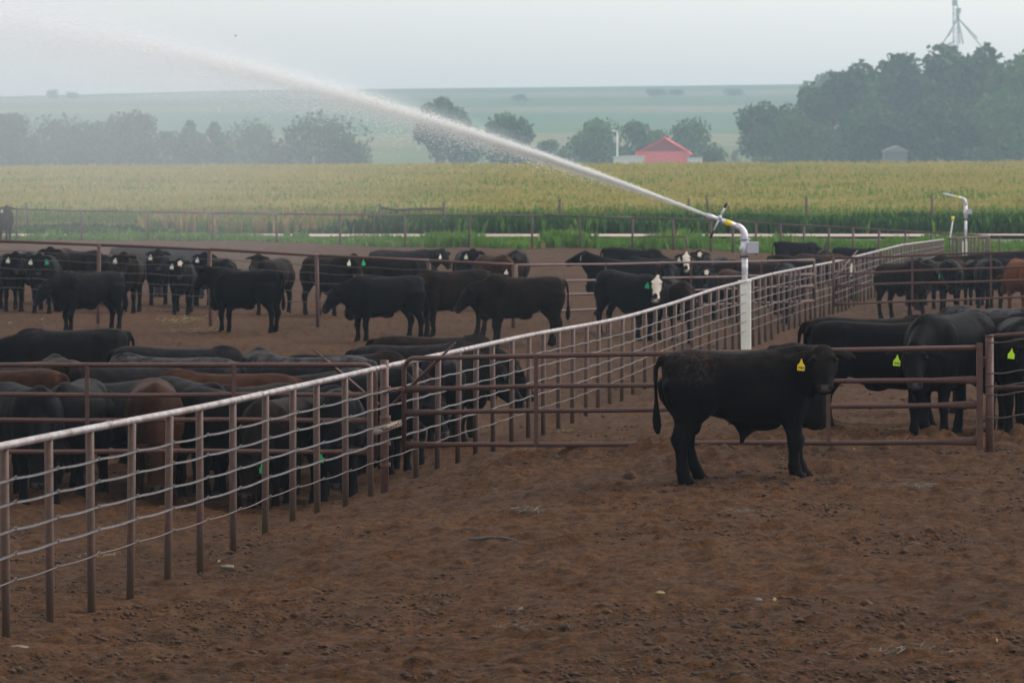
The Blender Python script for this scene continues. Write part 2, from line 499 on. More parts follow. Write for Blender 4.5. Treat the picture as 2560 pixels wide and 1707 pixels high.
def hill_mat():
    m, nt, b = newmat('hill_fields')
    v = coords(nt)
    sep = nt.nodes.new('ShaderNodeSeparateXYZ'); nt.links.new(v, sep.inputs[0])
    wob = noise(nt, v, 0.004, 3)
    t = math_(nt, 'ADD', math_(nt, 'DIVIDE', sep.outputs['Y'], 3000.0), math_(nt, 'MULTIPLY', math_(nt, 'SUBTRACT', wob, .5), 0.12))
    t = math_(nt, 'ADD', t, math_(nt, 'MULTIPLY', sep.outputs['X'], 0.00007))
    r = nt.nodes.new('ShaderNodeValToRGB'); r.color_ramp.interpolation = 'CONSTANT'
    st = [(0, (.09, .12, .045)), (.55, (.16, .155, .075)), (.60, (.055, .115, .04)), (.68, (.045, .105, .038)), (.75, (.13, .13, .065)), (.80, (.05, .09, .04)), (.88, (.12, .12, .07)), (.94, (.05, .085, .045))]
    els = r.color_ramp.elements
    while len(els) < len(st): els.new(.5)
    for e, (p, c) in zip(els, st): e.position = p; e.color = (*c, 1)
    nt.links.new(t, r.inputs[0])
    f = noise(nt, v, 0.03, 6)
    c = mix(nt, r.outputs[0], ramp(nt, f, [(.3, (.75, .75, .75)), (.7, (1.25, 1.2, 1.2))]), 0.8, 'MULTIPLY')
    nt.links.new(c, b.inputs['Base Color']); b.inputs['Roughness'].default_value = 1
    b.inputs['Specular IOR Level'].default_value = 0.1
    return m

build_ground()
sheet('verge', [206, 208, 210, 212, 214, 217, 220, 224, 228, 232, 236, 240, 245, 250, 256, 262, 268], lambda y: -.22 * y, lambda y: .22 * y, 60, M_GRASSG, -.05)
sheet('road', [231, 233, 235, 237, 239, 241], lambda y: -.22 * y, lambda y: .22 * y, 60, M_ROAD, 0.05)
sheet('field_soil', list(np.linspace(264, 620, 40)), lambda y: -.22 * y, lambda y: .22 * y, 40, M_FIELDG, 0.0)
_hy = list(np.geomspace(615, 4100, 80))
def hz2(X, Y):
    k = np.clip((Y - 615) / 60, 0, 1)
    return verge_z(X, np.minimum(Y, 620.)) * (1 - k) + hill_z(X, Y) * k - .05
sheet('hills', _hy, lambda y: -.34 * y, lambda y: .34 * y, 110, hill_mat(), 0, hz2)
# low country all round, under the sheets above
def base_land():
    b = MB(); n = 64
    V = [(0, 0, -1.9)]; T = []
    for i in range(n):
        a = 2 * math.pi * i / n; V.append((4600 * math.cos(a), 4600 * math.sin(a), -1.9))
    for i in range(n): T.append((0, 1 + i, 1 + (i + 1) % n))
    tag(obj('terrain', mesh_from('terrain', V, T, [M_GRASSG], False)), kind='structure')
base_land()

# ------------------------------------------------------------------ fence pieces
def post_mesh(name, r, mat, n=12, taper=1.0):
    b = MB(); b.tube([(0, 0, 0), (0, 0, .5), (0, 0, 1)], [r, r, r * taper], n)
    return mesh_from(name, b.v, b.f, [mat], True)
def put_post(me, x, y, top, parent, bury=.15, name='post', base=None):
    g = (gz(x, y) if base is None else base) - bury
    o = obj(name, me, parent, (x, y, g)); o.scale = (1, 1, top - g)
    return o

# long diagonal pipe and cable fence
LA, LB = -8.63, .136
RAILPX = [(-500, 1215), (0, 1116), (235, 1069), (503, 1019), (819, 950), (965, 916), (1139, 879), (1322, 838), (1499, 807), (1564, 793), (1687, 757), (1785, 723), (1850, 706), (1935, 684), (2033, 665), (2074, 657), (2134, 643), (2253, 613), (2372, 597)]
def diag_xyz(Y):
    s = F / Y; X = LA + LB * Y; px = 1280 + X * s
    py = np.interp(px, [a for a, _ in RAILPX], [b for _, b in RAILPX])
    return X, ZC - (py - YH) / s
def build_diag():
    root = tag(empty('pipe_cable_fence', (LA + LB * 36, 36, gz(LA + LB * 36, 36))), 'long diagonal pipe and twisted cable fence with pale top rail dividing the pens', 'fence')
    inv = root.matrix_world.inverted(); off = Vector(root.location)
    # rail in sections joined by couplings
    ys = np.arange(32.6, 187.2, .55)
    P = []
    for y in ys:
        x, z = diag_xyz(y); P.append(Vector((x, y, z)))
    for it in range(3):
        Q = [p.copy() for p in P]
        for i in range(2, len(P) - 2): P[i].z = (Q[i - 2].z + Q[i - 1].z * 2 + Q[i].z * 2 + Q[i + 1].z * 2 + Q[i + 2].z) / 8
    zs = np.array([p.z for p in P])
    rail = lambda y: (LA + LB * y, float(np.interp(y, ys, zs)))
    seg = 12; k = 0; couplings = []
    while k < len(P) - 1:
        e = min(k + seg, len(P) - 1)
        pts = [p - off for p in P[k:e + 1]]
        b = MB(); b.tube(pts, .031, 10); b.build('top_rail', M_RAIL, root)
        couplings.append(P[e]); k = e
    cm = MB(); cm.tube([(-.035, 0, 0), (.035, 0, 0)], .036, 10)
    cme = mesh_from('coupling', cm.v, cm.f, [M_RAIL], True)
    for p in couplings[:-1]:
        o = obj('coupling', cme, root, p - off); o.rotation_euler = (0, 0, math.atan2(1, LB))
    pm = post_mesh('post', .034, M_POSTM)
    pys = [F / ((2912 - px) / 8.63) for px in (20, 127, 230, 327, 418, 504, 586, 661, 731, 796, 863, 926)]
    pys = [34.35, 32.9] + pys
    y = 55.3
    while y < 187.2:
        if abs(y - 98.7) > .6: pys.append(y)
        y += 1.62
    for y in pys:
        x, z = rail(y)
        o = put_post(pm, x + random.uniform(-.012, .012), y, z - .02, None, .2)
        o.location -= off; o.parent = root
        o.rotation_euler = (random.uniform(-.008, .008), random.uniform(-.012, .012), 0)
    pys.sort()
    # main latch post
    yp = F / 226.0; xp, zp = rail(yp)
    mp = post_mesh('latch_post', .046, M_RUSTPIPE, 14)
    o = put_post(mp, xp, yp, zp + .075, None, .25, 'latch_post'); o.location -= off; o.parent = root
    cap = MB(); cap.tube([(0, 0, 0), (0, 0, .02)], .05, 14)
    # cables
    for ci, dz in enumerate((.25, .43, .63, .815, 1.01)):
        yy = np.arange(32.8, 187, .25)
        ph = [(y - 36.0) / 1.62 * math.pi * 2 for y in yy]
        def cz(y):
            x, z = rail(y)
            h = z - gz_l(x, y)
            k = min(1.0, max(.80, h / 1.40))
            return x + .045, z - dz * k - .012 * abs(math.sin((y - 34.35) / 1.45 * math.pi))
        pts = [Vector((cz(y)[0], y, cz(y)[1])) for y in yy]
        b = MB()
        if ci < 4:
            near = [p for p in pts if p.y < 60]; far = [p for p in pts if p.y >= 59.7]
            twist(b, near, .0075, .0042, .075)
            b.tube([p - off for p in far], .0078, 5)
            b.v = [v - off if i < twist.n else v for i, v in enumerate(b.v)]
        else:
            b.tube([p - off for p in pts], .0062, 5)
        b.build('cable', M_CABLE if ci < 4 else M_CABLE2, root)
        # wire clips where the cable passes the posts
        b = MB()
        for y in pys:
            if y > 100: continue
            x, z = cz(y)[0], cz(y)[1]
            b.tube([Vector((x - .01, y - .03, z + .005)) - off, Vector((x + .018, y, z + .022)) - off, Vector((x + .012, y + .03, z - .004)) - off], .0042, 5)
        tag(b.build('cable_clip', M_CABLE, root), kind='stuff')
    # stub pipe chained across the latch post and wire wraps
    b = MB(); c = W(967, 1068, 226)
    b.tube([W(935, 1079, 227) - off + Vector((0.02, -.09, 0)), W(999, 1057, 225) - off + Vector((0, -.09, 0))], .036, 12)
    b.build('stub_pipe', plain('weathered_stub', (.26, .20, .165), .6, .1, var=.3), root)
    for (py, r, w) in ((972, .056, .012), (1043, .057, .008), (1056, .058, .01), (1108, .055, .008), (1160, .055, .008)):
        cz_ = W(963, py, 226) - off; b = MB()
        b.tube([cz_ + Vector((math.cos(a) * r, math.sin(a) * r, w * (a / 4 - 2.4) + .012 * math.sin(a))) for a in np.linspace(0, 6 * math.pi, 43)], .0065, 5)
        b.build('wire_wrap', M_CHAIN, root)
    # chains to the two gates
    for (p0, p1) in (((945, 975, 226), (1008, 968, 226)), ((948, 1070, 227), (1003, 1052, 226))):
        a, c2 = W(*p0) - off, W(*p1) - off; b = MB()
        a.y -= .06; c2.y -= .06
        for q in range(9):
            t0 = q / 9.0; m = a.lerp(c2, t0 + .05); m.z -= .03 * math.sin(t0 * math.pi)
            d = (c2 - a).normalized() * .03; u = Vector((0, .014, 0)) if q % 2 else Vector((0, 0, .014))
            b.tube([m - d, m - d * .6 + u, m + d * .6 + u, m + d, m + d * .6 - u, m - d * .6 - u, m - d], .006, 5)
        tag(b.build('chain', M_CHAIN, root), kind='stuff')
    return rail

def gz_l(x, y): return gz(x, y)
def twist(b, pts, rad, wr, pitch):
    """two wires laid round each other along pts, written in world space"""
    L = [0.0]
    for i in range(1, len(pts)): L.append(L[-1] + (pts[i] - pts[i - 1]).length)
    n = int(L[-1] / pitch * 6)
    S = np.linspace(0, L[-1], n)
    xs, ys, zs = (np.interp(S, L, [getattr(p, a) for p in pts]) for a in 'xyz')
    t = (pts[-1] - pts[0]).normalized(); u = t.cross(Vector((0, 0, 1))).normalized(); w = Vector((0, 0, 1))
    for ph in (0, math.pi):
        Q = []
        for i in range(n):
            a = S[i] / pitch * math.pi * 2 + ph
            Q.append(Vector((xs[i], ys[i], zs[i])) + u * (math.cos(a) * rad) + w * (math.sin(a) * rad))
        b.tube(Q, wr, 4)
    twist.n = len(b.v)
twist.n = 0
RAIL = build_diag()

def gate(name, label, L, Rr, rails_l, rails_r, uprights, mat, r=.027, corner=True, corner_right=False, end_r='box', end_l='pipe', cat='gate', stay=None, base_extra=.06):
    """L,Rr = (px, s) of the two ends; rails as image rows at each end"""
    l = [W(L[0], y, L[1]) for y in rails_l]; rr = [W(Rr[0], y, Rr[1]) for y in rails_r]
    mid = (l[-1] + rr[-1]) / 2
    root = tag(empty(name, (mid.x, mid.y, gz(mid.x, mid.y))), label, cat)
    off = Vector(root.location)
    dirv = (rr[0] - l[0]).normalized()
    for i, (a, c) in enumerate(zip(l, rr)):
        b = MB()
        if i == 0 and corner:
            k = .14
            pts = [l[-1] - Vector((0, 0, base_extra)), a - Vector((0, 0, k))]
            for t in np.linspace(.15, 1, 6):
                an = t * math.pi / 2
                pts.append(a + dirv * (k * (1 - math.cos(an))) + Vector((0, 0, -k + k * math.sin(an))))
            if corner_right:
                for t in np.linspace(0, .85, 6):
                    an = t * math.pi / 2
                    pts.append(c - dirv * (k * (1 - math.sin(an))) + Vector((0, 0, -k + k * math.cos(an))))
                pts += [c - Vector((0, 0, k)), rr[-1] - Vector((0, 0, base_extra))]
            else: pts.append(c)
            b.tube([p - off for p in pts], r, 10)
            b.build('frame', mat, root)
        else:
            # rails are flattened where they are welded to the ends
            n = 14; pts = [a.lerp(c, t) for t in np.linspace(0, 1, n)]
            for q in pts: q.z += .006 * math.sin(q.x * 2.1 + i)
            b.tube([p - off for p in pts], r, 10)
            nb = len(b.v)
            for vi in range(10): pass
            for e, sg in ((0, 1), (n - 1, -1)):
                for vi in range(e * 10, e * 10 + 10):
                    v = b.v[vi]; dz = v.z - (pts[e] - off).z; dy = v.y - (pts[e] - off).y
                    b.v[vi] = Vector((v.x, v.y - dy * .6, v.z + dz * .75))
            b.build('rail', mat, root)
    for t in uprights:
        a, c = l[0].lerp(rr[0], t), l[-1].lerp(rr[-1], t)
        b = MB(); b.box(((a + c) / 2 - off) + Vector((0, -.028, 0)), (.045, .022, (a - c).length + .03)); b.build('upright', mat, root, False)
    if not corner:
        a, c = l[0], l[-1]
        b = MB(); b.tube([c - off - Vector((0, 0, base_extra)), a - off + Vector((0, 0, .03))], r * 1.15, 10); b.build('end_post', mat, root)
    if not corner_right:
        a, c = rr[0], rr[-1]
        b = MB()
        if end_r == 'box': b.box((a + c) / 2 - off + Vector((.02, 0, -.02)), (.062, .06, (a - c).length + .13))
        else: b.tube([c - off - Vector((0, 0, base_extra)), a - off + Vector((0, 0, .03))], r * 1.15, 10)
        b.build('end_post', mat, root, end_r != 'box')
    for st in (stay or []):
        p0, p1 = W(*st[0]) - off, W(*st[1]) - off
        b = MB(); b.tube([p0, p0.lerp(p1, .2), p0.lerp(p1, .21), p1], [.012, .014, .021, .021], 8); b.build('stay_rod', mat, root)
    return root

g1 = gate('pipe_gate', 'four rail pipe gate right behind the black bull', (1010, 224), (2444, 243), (896, 972, 1032, 1113), (869, 948, 1010.5, 1103.5), (.245, .755), M_RUSTPIPE,
          stay=[((1139, 856, 225), (973, 1020, 223.5))])
# latch plate on the gate end
b = MB(); o_ = Vector(g1.location)
b.box(W(2459, 905, 242.5) - o_ + Vector((0, -.01, 0)), (.07, .07, .10)); b.build('hinge_plate', M_POST, g1, False)
g2 = gate('pipe_gate', 'four rail pipe gate standing in front of the crowded cattle at lower left', (-420, 224), (938, 224), (912, 987, 1050, 1128), (912, 987, 1050, 1128), (.2, .47, .74), M_RUSTPIPE, corner_right=True,
          stay=[((782, 873, 223.6), (946, 1012, 223))])
g3 = gate('livestock_panel', 'four rail pipe panel behind the white-faced black steer', (1290, 121), (2035, 104), (664, 705, 740, 781), (651, 686, 715, 752), (.27, .55, .8), M_RUSTPIPE, r=.026, end_r='pipe', cat='panel', corner=False)
g4 = gate('livestock_panel', 'four rail pipe panel before the cattle in the far right pen', (2084, 112), (2680, 112), (646, 685, 714, 761), (624, 662, 697, 738), (.33, .66), M_RUSTPIPE, r=.026, end_r='pipe', cat='panel', corner=False,
          stay=[((2144, 626, 111), (2083, 698, 113))])

def right_fence():
    """corner post at the right gate end with pipe and cables running out of frame"""
    p = at(2474, 243)
    root = tag(empty('corner_fence', (p[0], p[1], gz(*p))), 'thick rusty corner post with pipes and loose cables at the right photo edge', 'fence')
    off = Vector(root.location)
    b = MB(); top = W(2474, 841, 243)
    b.tube([Vector((0, 0, -.3)), top - off], .042, 14); b.tube([top - off, top - off + Vector((0, 0, .012))], .047, 14)
    b.build('corner_post', M_RUSTPIPE, root)
    for (y0, y1, r) in ((841, 822, .026), (972, 963, .026)):
        b = MB(); b.tube([W(2476, y0, 242.5) - off, W(2900, y1 - 12, 246) - off], r, 10); b.build('rail', M_RUSTPIPE, root)
    for (y0, w) in ((853, .01), (930, .02), (962, .015), (984, .02), (1041, .015)):
        b = MB(); P = []
        for t in np.linspace(0, 1, 40):
            q = W(2464 + t * 440, y0 - t * 10 + 4 * math.sin(t * 21) , 243 + t * 3) - off; q.y -= .05; P.append(q)
        b.tube(P, .0085, 5); b.build('cable', M_CABLE2, root)
    q = W(2880, 835, 246); b = MB(); b.tube([Vector((q.x, q.y, gz(q.x, q.y) - .2)) - off, q - off], .036, 12); b.build('post', M_POST, root)
right_fence()

def line_fence(name, label, pts, post_pts, mat, r, pr, cables=(), cable_r=.007, sub=3, base=None):
    """pts [(px,py,s)] along the rail; post_pts [(px)] ; cables = drops below the rail in metres"""
    P = [W(*p) for p in pts]
    root = tag(empty(name, (P[0].x, P[0].y, gz(P[0].x, P[0].y))), label, 'fence')
    off = Vector(root.location)
    for a, c in zip(P[:-1], P[1:]):
        b = MB(); b.tube([a - off, a.lerp(c, .5) - off, c - off], r, 8); b.build('top_rail', mat, root)
    pxs = [p[0] for p in pts]
    pm = post_mesh('post', pr, mat, 10)
    for px in post_pts:
        py = np.interp(px, pxs, [p[1] for p in pts]); s = np.interp(px, pxs, [p[2] for p in pts])
        q = W(px, py, s)
        o = put_post(pm, q.x, q.y, q.z + .01, None, .2); o.location -= off; o.parent = root
        o.rotation_euler = (random.uniform(-.02, .02), random.uniform(-.02, .02), 0)
    for d in cables:
        b = MB(); Q = []
        for px in np.arange(pxs[0], pxs[-1], 22):
            py = np.interp(px, pxs, [p[1] for p in pts]); s = np.interp(px, pxs, [p[2] for p in pts])
            q = W(px, py, s); q.z -= d + .012 * math.sin(px * .05 + d * 9); q.y -= .04; Q.append(q - off)
        b.tube(Q, cable_r, 5); b.build('cable', M_CABLE2, root)
    return root

line_fence('pipe_cable_fence', 'rust brown pipe fence with thin cables crossing before the left cattle row',
           [(-420, 588, 117), (0, 603, 118), (245, 612, 119), (527, 623.5, 119.5), (799, 639, 120), (1075, 652, 120.5), (1283, 662, 121)],
           (-300, -30, 245, 527, 795, 1075, 1283), M_RUSTPIPE, .032, .042, (.2, .37, .57, .77, .98))
FAR = [(-400, 513, 57), (41, 523, 57), (204, 527.5, 57), (371, 530, 57), (531, 532.7, 57), (690, 535, 57), (1013, 538, 57), (1360, 539, 57), (1581, 544.6, 57), (1683, 547, 57.4), (1836, 553, 58.4), (1952, 561, 59), (2135, 570, 60.2), (2265, 578.6, 61), (2406, 587, 61.7), (2471, 589.5, 62)]
line_fence('perimeter_fence', 'single rail pipe fence along the green weeds at the back of the pens', FAR,
           (-290, -120, 41, 204, 371, 531, 692, 850, 1013, 1173, 1330, 1451, 1581, 1684, 1776, 1833, 1891, 1952, 2010, 2071, 2134, 2197, 2265, 2328, 2392, 2471),
           M_RUSTPIPE, .036, .048, (.45, .85), .006)
line_fence('return_fence', 'short slatted pipe fence closing the far corner beyond the second sprinkler', [(2372, 597, 64), (2471, 590.5, 62.4)], tuple(range(2376, 2471, 9)), M_POST, .035, .035)
line_fence('far_fence', 'low dark pipe fence in the grass at far right', [(2474, 590, 61.5), (2560, 590, 61.5), (2800, 592, 62)], (2500, 2620, 2740), M_RUSTPIPE, .03, .045, (.5,))
line_fence('cross_rail', 'short low rail between two back fence posts', [(1581, 592, 56.7), (1717, 592, 57.2)], (1717,), M_RUSTPIPE, .03, .04)

# ------------------------------------------------------------------ cattle
def loft(V, Fc, secs, n=18):
    """secs: (centre, U, W, power) rings, closed with caps"""
    b = len(V)
    for (c, u, w, p) in secs:
        for k in range(n):
            a = 2 * math.pi * k / n; ca, sa = math.cos(a), math.sin(a)
            x = math.copysign(abs(ca) ** p, ca); y = math.copysign(abs(sa) ** p, sa)
            V.append(c + u * x + w * y)
    for i in range(len(secs) - 1):
        for k in range(n):
            k2 = (k + 1) % n
            Fc.append((b + i * n + k, b + i * n + k2, b + (i + 1) * n + k2, b + (i + 1) * n + k))
    Fc.append(tuple(b + k for k in reversed(range(n))))
    e = b + (len(secs) - 1) * n
    Fc.append(tuple(e + k for k in range(n)))

def limb(V, Fc, pts, n=14):
    """pts: (x,y,z, half-length-x, half-width-y)"""
    secs = []
    for (x, y, z, rx, ry) in pts:
        secs.append((Vector((x, y, z)), Vector((rx, 0, 0)), Vector((0, ry, 0)), 1.0))
    loft(V, Fc, secs, n)

def ellipsoid(V, Fc, c, r, n=12, m=8, rot=None):
    secs = []
    for i in range(m):
        t = math.pi * (i + .5) / m
        u = Vector((r[0] * math.sin(t), 0, 0)); w = Vector((0, r[1] * math.sin(t), 0)); q = Vector((0, 0, -r[2] * math.cos(t)))
        if rot is not None: u, w, q = rot @ u, rot @ w, rot @ q
        secs.append((Vector(c) + q, u, w, 1.0))
    loft(V, Fc, secs, n)

POSES = {  # neck yaw, neck elevation, head yaw, head pitch below level
    'ahead': (0, 36, 0, 58), 'high': (0, 46, 0, 32), 'level': (0, 4, 0, 58), 'low': (0, -14, 0, 60), 'down': (0, -46, 0, 74),
    'downR': (-28, -40, -34, 72), 'lookR': (-28, 30, -48, 58), 'lookL': (28, 30, 48, 58), 'levelL': (30, 2, 52, 60), 'levelR': (-30, 2, -52, 60),
    'mid': (14, -5, 27, 50),
    'hero': (-72, 26, -99, 54),
}
COWS = {}
def cow_mesh(pose, legseed, bull=False):
    key = (pose, legseed, bull)
    if key in COWS: return COWS[key]
    rs = random.Random(legseed * 17 + 3)
    ny, ne, hy, hp = POSES[pose]
    V, Fc = [], []
    prof = [(-.815, 1.185, 1.03, .06), (-.775, 1.245, .90, .165), (-.68, 1.285, .76, .245), (-.52, 1.30, .68, .275), (-.34, 1.288, .645, .275), (-.12, 1.272, .555, .315),
            (.12, 1.266, .505, .335), (.32, 1.275, .495, .318), (.47, 1.292, .50, .275), (.60, 1.285, .50, .225), (.71, 1.235, .515, .165), (.79, 1.14, .58, .105), (.825, 1.04, .70, .05)]
    if bull:
        prof = [(-.815, 1.185, 1.03, .06), (-.785, 1.25, .86, .19), (-.69, 1.29, .74, .265), (-.52, 1.302, .665, .295), (-.34, 1.282, .64, .285), (-.14, 1.262, .575, .315),
                (.06, 1.258, .505, .33), (.28, 1.272, .525, .325), (.46, 1.30, .535, .295), (.59, 1.312, .485, .25), (.70, 1.285, .475, .20), (.79, 1.20, .51, .14), (.84, 1.06, .62, .07)]
    secs = []
    for (x, t, bo, w) in prof:
        secs.append((Vector((x, 0, (t + bo) / 2)), Vector((0, w, 0)), Vector((0, 0, (t - bo) / 2)), .90))
    loft(V, Fc, secs, 26)
    k = 1.42 if bull else 1.15
    fo = [rs.uniform(-.05, .05) for _ in range(4)] if not bull else [.10, -.02, .17, -.03]
    kl = 1.36 if bull else 1.08
    for i, sy in enumerate((1, -1)):
        f = fo[i]; y = .165
        limb(V, Fc, [(.44, sy * .17, 1.02, .10, .07), (.45, sy * .20, .86, .16 * k, .10), (.46, sy * .19, .70, .125 * k, .095), (.465 + f * .2, sy * .175, .59, .088 * k, .080), (.475 + f * .4, sy * y, .49, .066 * k, .064), (.49 + f * .6, sy * y, .415, .058 * kl, .056 * kl), (.497 + f * .65, sy * y, .375, .064 * kl, .060 * kl),
                     (.492 + f * .7, sy * y, .325, .055 * kl, .053 * kl), (.484 + f * .75, sy * y, .265, .043 * kl, .041 * kl), (.482 + f * .85, sy * y, .175, .043 * kl, .041 * kl), (.485 + f * .95, sy * y, .115, .055 * kl, .052 * kl), (.50 + f, sy * y, .070, .050 * kl, .049 * kl), (.518 + f, sy * y, .035, .066 * kl, .060 * kl), (.525 + f, sy * y, .0, .075 * kl, .064 * kl)])
    for i, sy in enumerate((1, -1)):
        f = fo[2 + i]; y = .165
        limb(V, Fc, [(-.52, sy * .14, 1.13, .18, .10), (-.54, sy * .17, .98, .225 * k, .13 * k), (-.525, sy * .18, .82, .215 * k, .125 * k), (-.535 + f * .1, sy * .178, .70, .165 * k, .10 * k), (-.58 + f * .3, sy * y, .59, .105 * k, .070 * k), (-.638 + f * .5, sy * y, .505, .078 * k, .056 * kl),
                     (-.672 + f * .55, sy * y, .445, .076 * kl, .056 * kl), (-.672 + f * .6, sy * y, .395, .066 * kl, .052 * kl), (-.662 + f * .65, sy * y, .33, .049 * kl, .044 * kl), (-.652 + f * .8, sy * y, .21, .044 * kl, .041 * kl), (-.645 + f * .9, sy * y, .125, .056 * kl, .052 * kl), (-.632 + f, sy * y, .075, .051 * kl, .049 * kl), (-.612 + f, sy * y, .035, .066 * kl, .060 * kl), (-.605 + f, sy * y, .0, .075 * kl, .064 * kl)])
    # shoulder blades, hooks, pins
    for sy in (1, -1):
        ellipsoid(V, Fc, (.42, sy * .20, .95), (.17, .10, .26))
        ellipsoid(V, Fc, (-.42, sy * .155, 1.150), (.16, .09, .095))
        ellipsoid(V, Fc, (-.74, sy * .10, 1.13), (.07, .07, .09))
    ellipsoid(V, Fc, (.52, 0, 1.20), (.22, .10, .115 if not bull else .125))
    ellipsoid(V, Fc, (.72, 0, .60), (.13, .11, .15))           # brisket
    if bull:
        ellipsoid(V, Fc, (.09, 0, .575), (.30, .16, .095), rot=Matrix.Rotation(R(9), 3, 'Y'))
        limb(V, Fc, [(.03, 0, .52, .13, .06), (.01, 0, .455, .07, .045), (-.015, 0, .42, .040, .034), (-.03, 0, .385, .028, .026), (-.035, 0, .355, .022, .020)])
        ellipsoid(V, Fc, (-.50, 0, .58), (.07, .08, .12))
    else:
        ellipsoid(V, Fc, (-.05, 0, .55), (.16, .06, .07))
    # neck
    nd = Vector((math.cos(R(ne)) * math.cos(R(ny)), math.cos(R(ne)) * math.sin(R(ny)), math.sin(R(ne))))
    B = Vector((.60, 0, 1.06))
    H = B + nd * (.50 if pose != 'hero' else .53)
    a = Vector((math.cos(R(hp)) * math.cos(R(hy)), math.cos(R(hp)) * math.sin(R(hy)), -math.sin(R(hp))))
    n = Vector((math.sin(R(hp)) * math.cos(R(hy)), math.sin(R(hp)) * math.sin(R(hy)), math.cos(R(hp))))
    l = Vector((-math.sin(R(hy)), math.cos(R(hy)), 0))
    E = H + a * .075 - n * .085
    A = Vector((.40, 0, .98)); C = B * .72 + E * .28 + Vector((0, 0, -.02))
    secs = []; m = 9
    for i in range(m):
        t = i / (m - 1)
        p = A * (1 - t) ** 2 + C * 2 * t * (1 - t) + E * t * t
        T = ((C - A) * (1 - t) + (E - C) * t).normalized()
        L = Vector((0, 0, 1)).cross(T); L = L.normalized() if L.length > .05 else Vector((0, 1, 0))
        L = (L * (1 - t) + (l if l.dot(L) > 0 else -l) * t * .6).normalized()
        Wv = T.cross(L).normalized()
        hv = .33 * (1 - t) + .135 * t + (.02 if bull else 0) * (1 - t) + .03 * math.sin(t * math.pi)
        hw = .20 * (1 - t) + .095 * t + (.03 if bull else 0) * (1 - t * .5)
        p = p - Vector((0, 0, .03 * math.sin(t * math.pi)))
        secs.append((p, L * hw, Wv * hv, 1.0))
    loft(V, Fc, secs, 20)
    # head
    hs = [(-.055, .045, .035, -.04), (-.03, .075, .07, -.015), (.02, .106, .115, .0), (.09, .122, .138, .004), (.16, .124, .138, .0), (.22, .108, .126, -.004), (.30, .086, .104, -.010), (.37, .076, .086, -.013), (.42, .080, .077, -.014), (.455, .084, .070, -.02), (.485, .074, .056, -.032), (.502, .05, .036, -.05)]
    if bull: hs = [(t * .95, w * 1.20, h * 1.05, o) for (t, w, h, o) in hs]
    else: hs = [(t * 1.04, w * 1.07, h * 1.05, o) for (t, w, h, o) in hs]
    secs = [(H + a * t - n * (h - o), l * w, n * h, .86) for (t, w, h, o) in hs]
    loft(V, Fc, secs, 20)
    for sy in (1, -1):
        ellipsoid(V, Fc, H + a * .125 + l * (sy * .098) - n * .018, (.035, .035, .03))            # brow
        ellipsoid(V, Fc, H + a * .24 + l * (sy * .075) - n * .12, (.05, .05, .07))               # cheek
        d = (l * sy * .97 - n * .12 - Vector((0, 0, .06)) + a * .02).normalized()
        r0 = H + a * .035 + l * (sy * (.11 if bull else .088)) - n * .06
        wv = (a - d * a.dot(d)).normalized(); tv = d.cross(wv).normalized()
        es = [(0, .032, .028), (.05, .046, .022), (.10, .064, .018), (.15, .062, .016), (.195, .040, .014), (.225, .017, .010)]
        if bull: es = [(t * 1.02, w * 1.02, h) for (t, w, h) in es]
        loft(V, Fc, [(r0 + d * t + wv * (.12 * t), wv * w, tv * h, 1.0) for (t, w, h) in es], 14)
    # tail
    sw = rs.uniform(-.05, .05)
    tp = [(-.77, 0, 1.225, .042), (-.83, 0, 1.215, .034), (-.875, sw * .2, 1.13, .027), (-.888, sw * .5, .98, .022), (-.885, sw * .8, .82, .023), (-.89, sw, .72, .034), (-.89, sw, .62, .050), (-.885, sw, .54, .044), (-.88, sw, .48, .020)]
    secs = []
    for i, (x, y, z, r) in enumerate(tp):
        p = Vector((x, y, z)); q0 = Vector(tp[max(i - 1, 0)][:3]); q1 = Vector(tp[min(i + 1, len(tp) - 1)][:3])
        T = (q1 - q0).normalized(); L = Vector((0, 1, 0)); Wv = T.cross(L).normalized()
        secs.append((p, L * r, Wv * r, 1.0))
    loft(V, Fc, secs, 10)
    me = mesh_from('tmp', V, Fc)
    bm = bmesh.new(); bm.from_mesh(me); bmesh.ops.recalc_face_normals(bm, faces=bm.faces); bm.to_mesh(me); bm.free()
    ob = bpy.data.objects.new('tmp', me); COL.objects.link(ob)
    rm = ob.modifiers.new('r', 'REMESH'); rm.mode = 'VOXEL'; rm.voxel_size = .0125 if bull else .018; rm.use_smooth_shade = True
    sm = ob.modifiers.new('s', 'SMOOTH'); sm.factor = .5; sm.iterations = 13 if bull else 6
    dg = bpy.context.evaluated_depsgraph_get()
    out = bpy.data.meshes.new_from_object(ob.evaluated_get(dg))
    bpy.data.objects.remove(ob); bpy.data.meshes.remove(me)
    out.name = 'cattle_body'
    out.polygons.foreach_set('use_smooth', np.ones(len(out.polygons), bool))
    co = np.empty(len(out.vertices) * 3, np.float32); out.vertices.foreach_get('co', co); co = co.reshape(-1, 3).astype(float)
    hv = co - np.array(H)
    t = hv @ np.array(a); y = hv @ np.array(l); q = hv @ np.array(n)
    inhead = (t > -.08) & (t < .66) & (np.abs(y) < .16) & (q > -.32) & (q < .08)
    # nostrils pressed in
    dn = np.minimum((t - (.455 if bull else .497)) ** 2 / .016 ** 2 + (np.abs(y) - (.055 if bull else .049)) ** 2 / .019 ** 2, 60) + np.clip(-q - .10, 0, 1) * 200
    nos = np.exp(-dn) * inhead
    # mouth line
    co = co - np.array(a)[None] * (nos * .020)[:, None]
    dm = np.exp(-(((q + .105) / .007) ** 2)) * np.clip((t - .36) / .03, 0, 1) * inhead
    co = co - np.array(a)[None] * (dm * .008)[:, None]
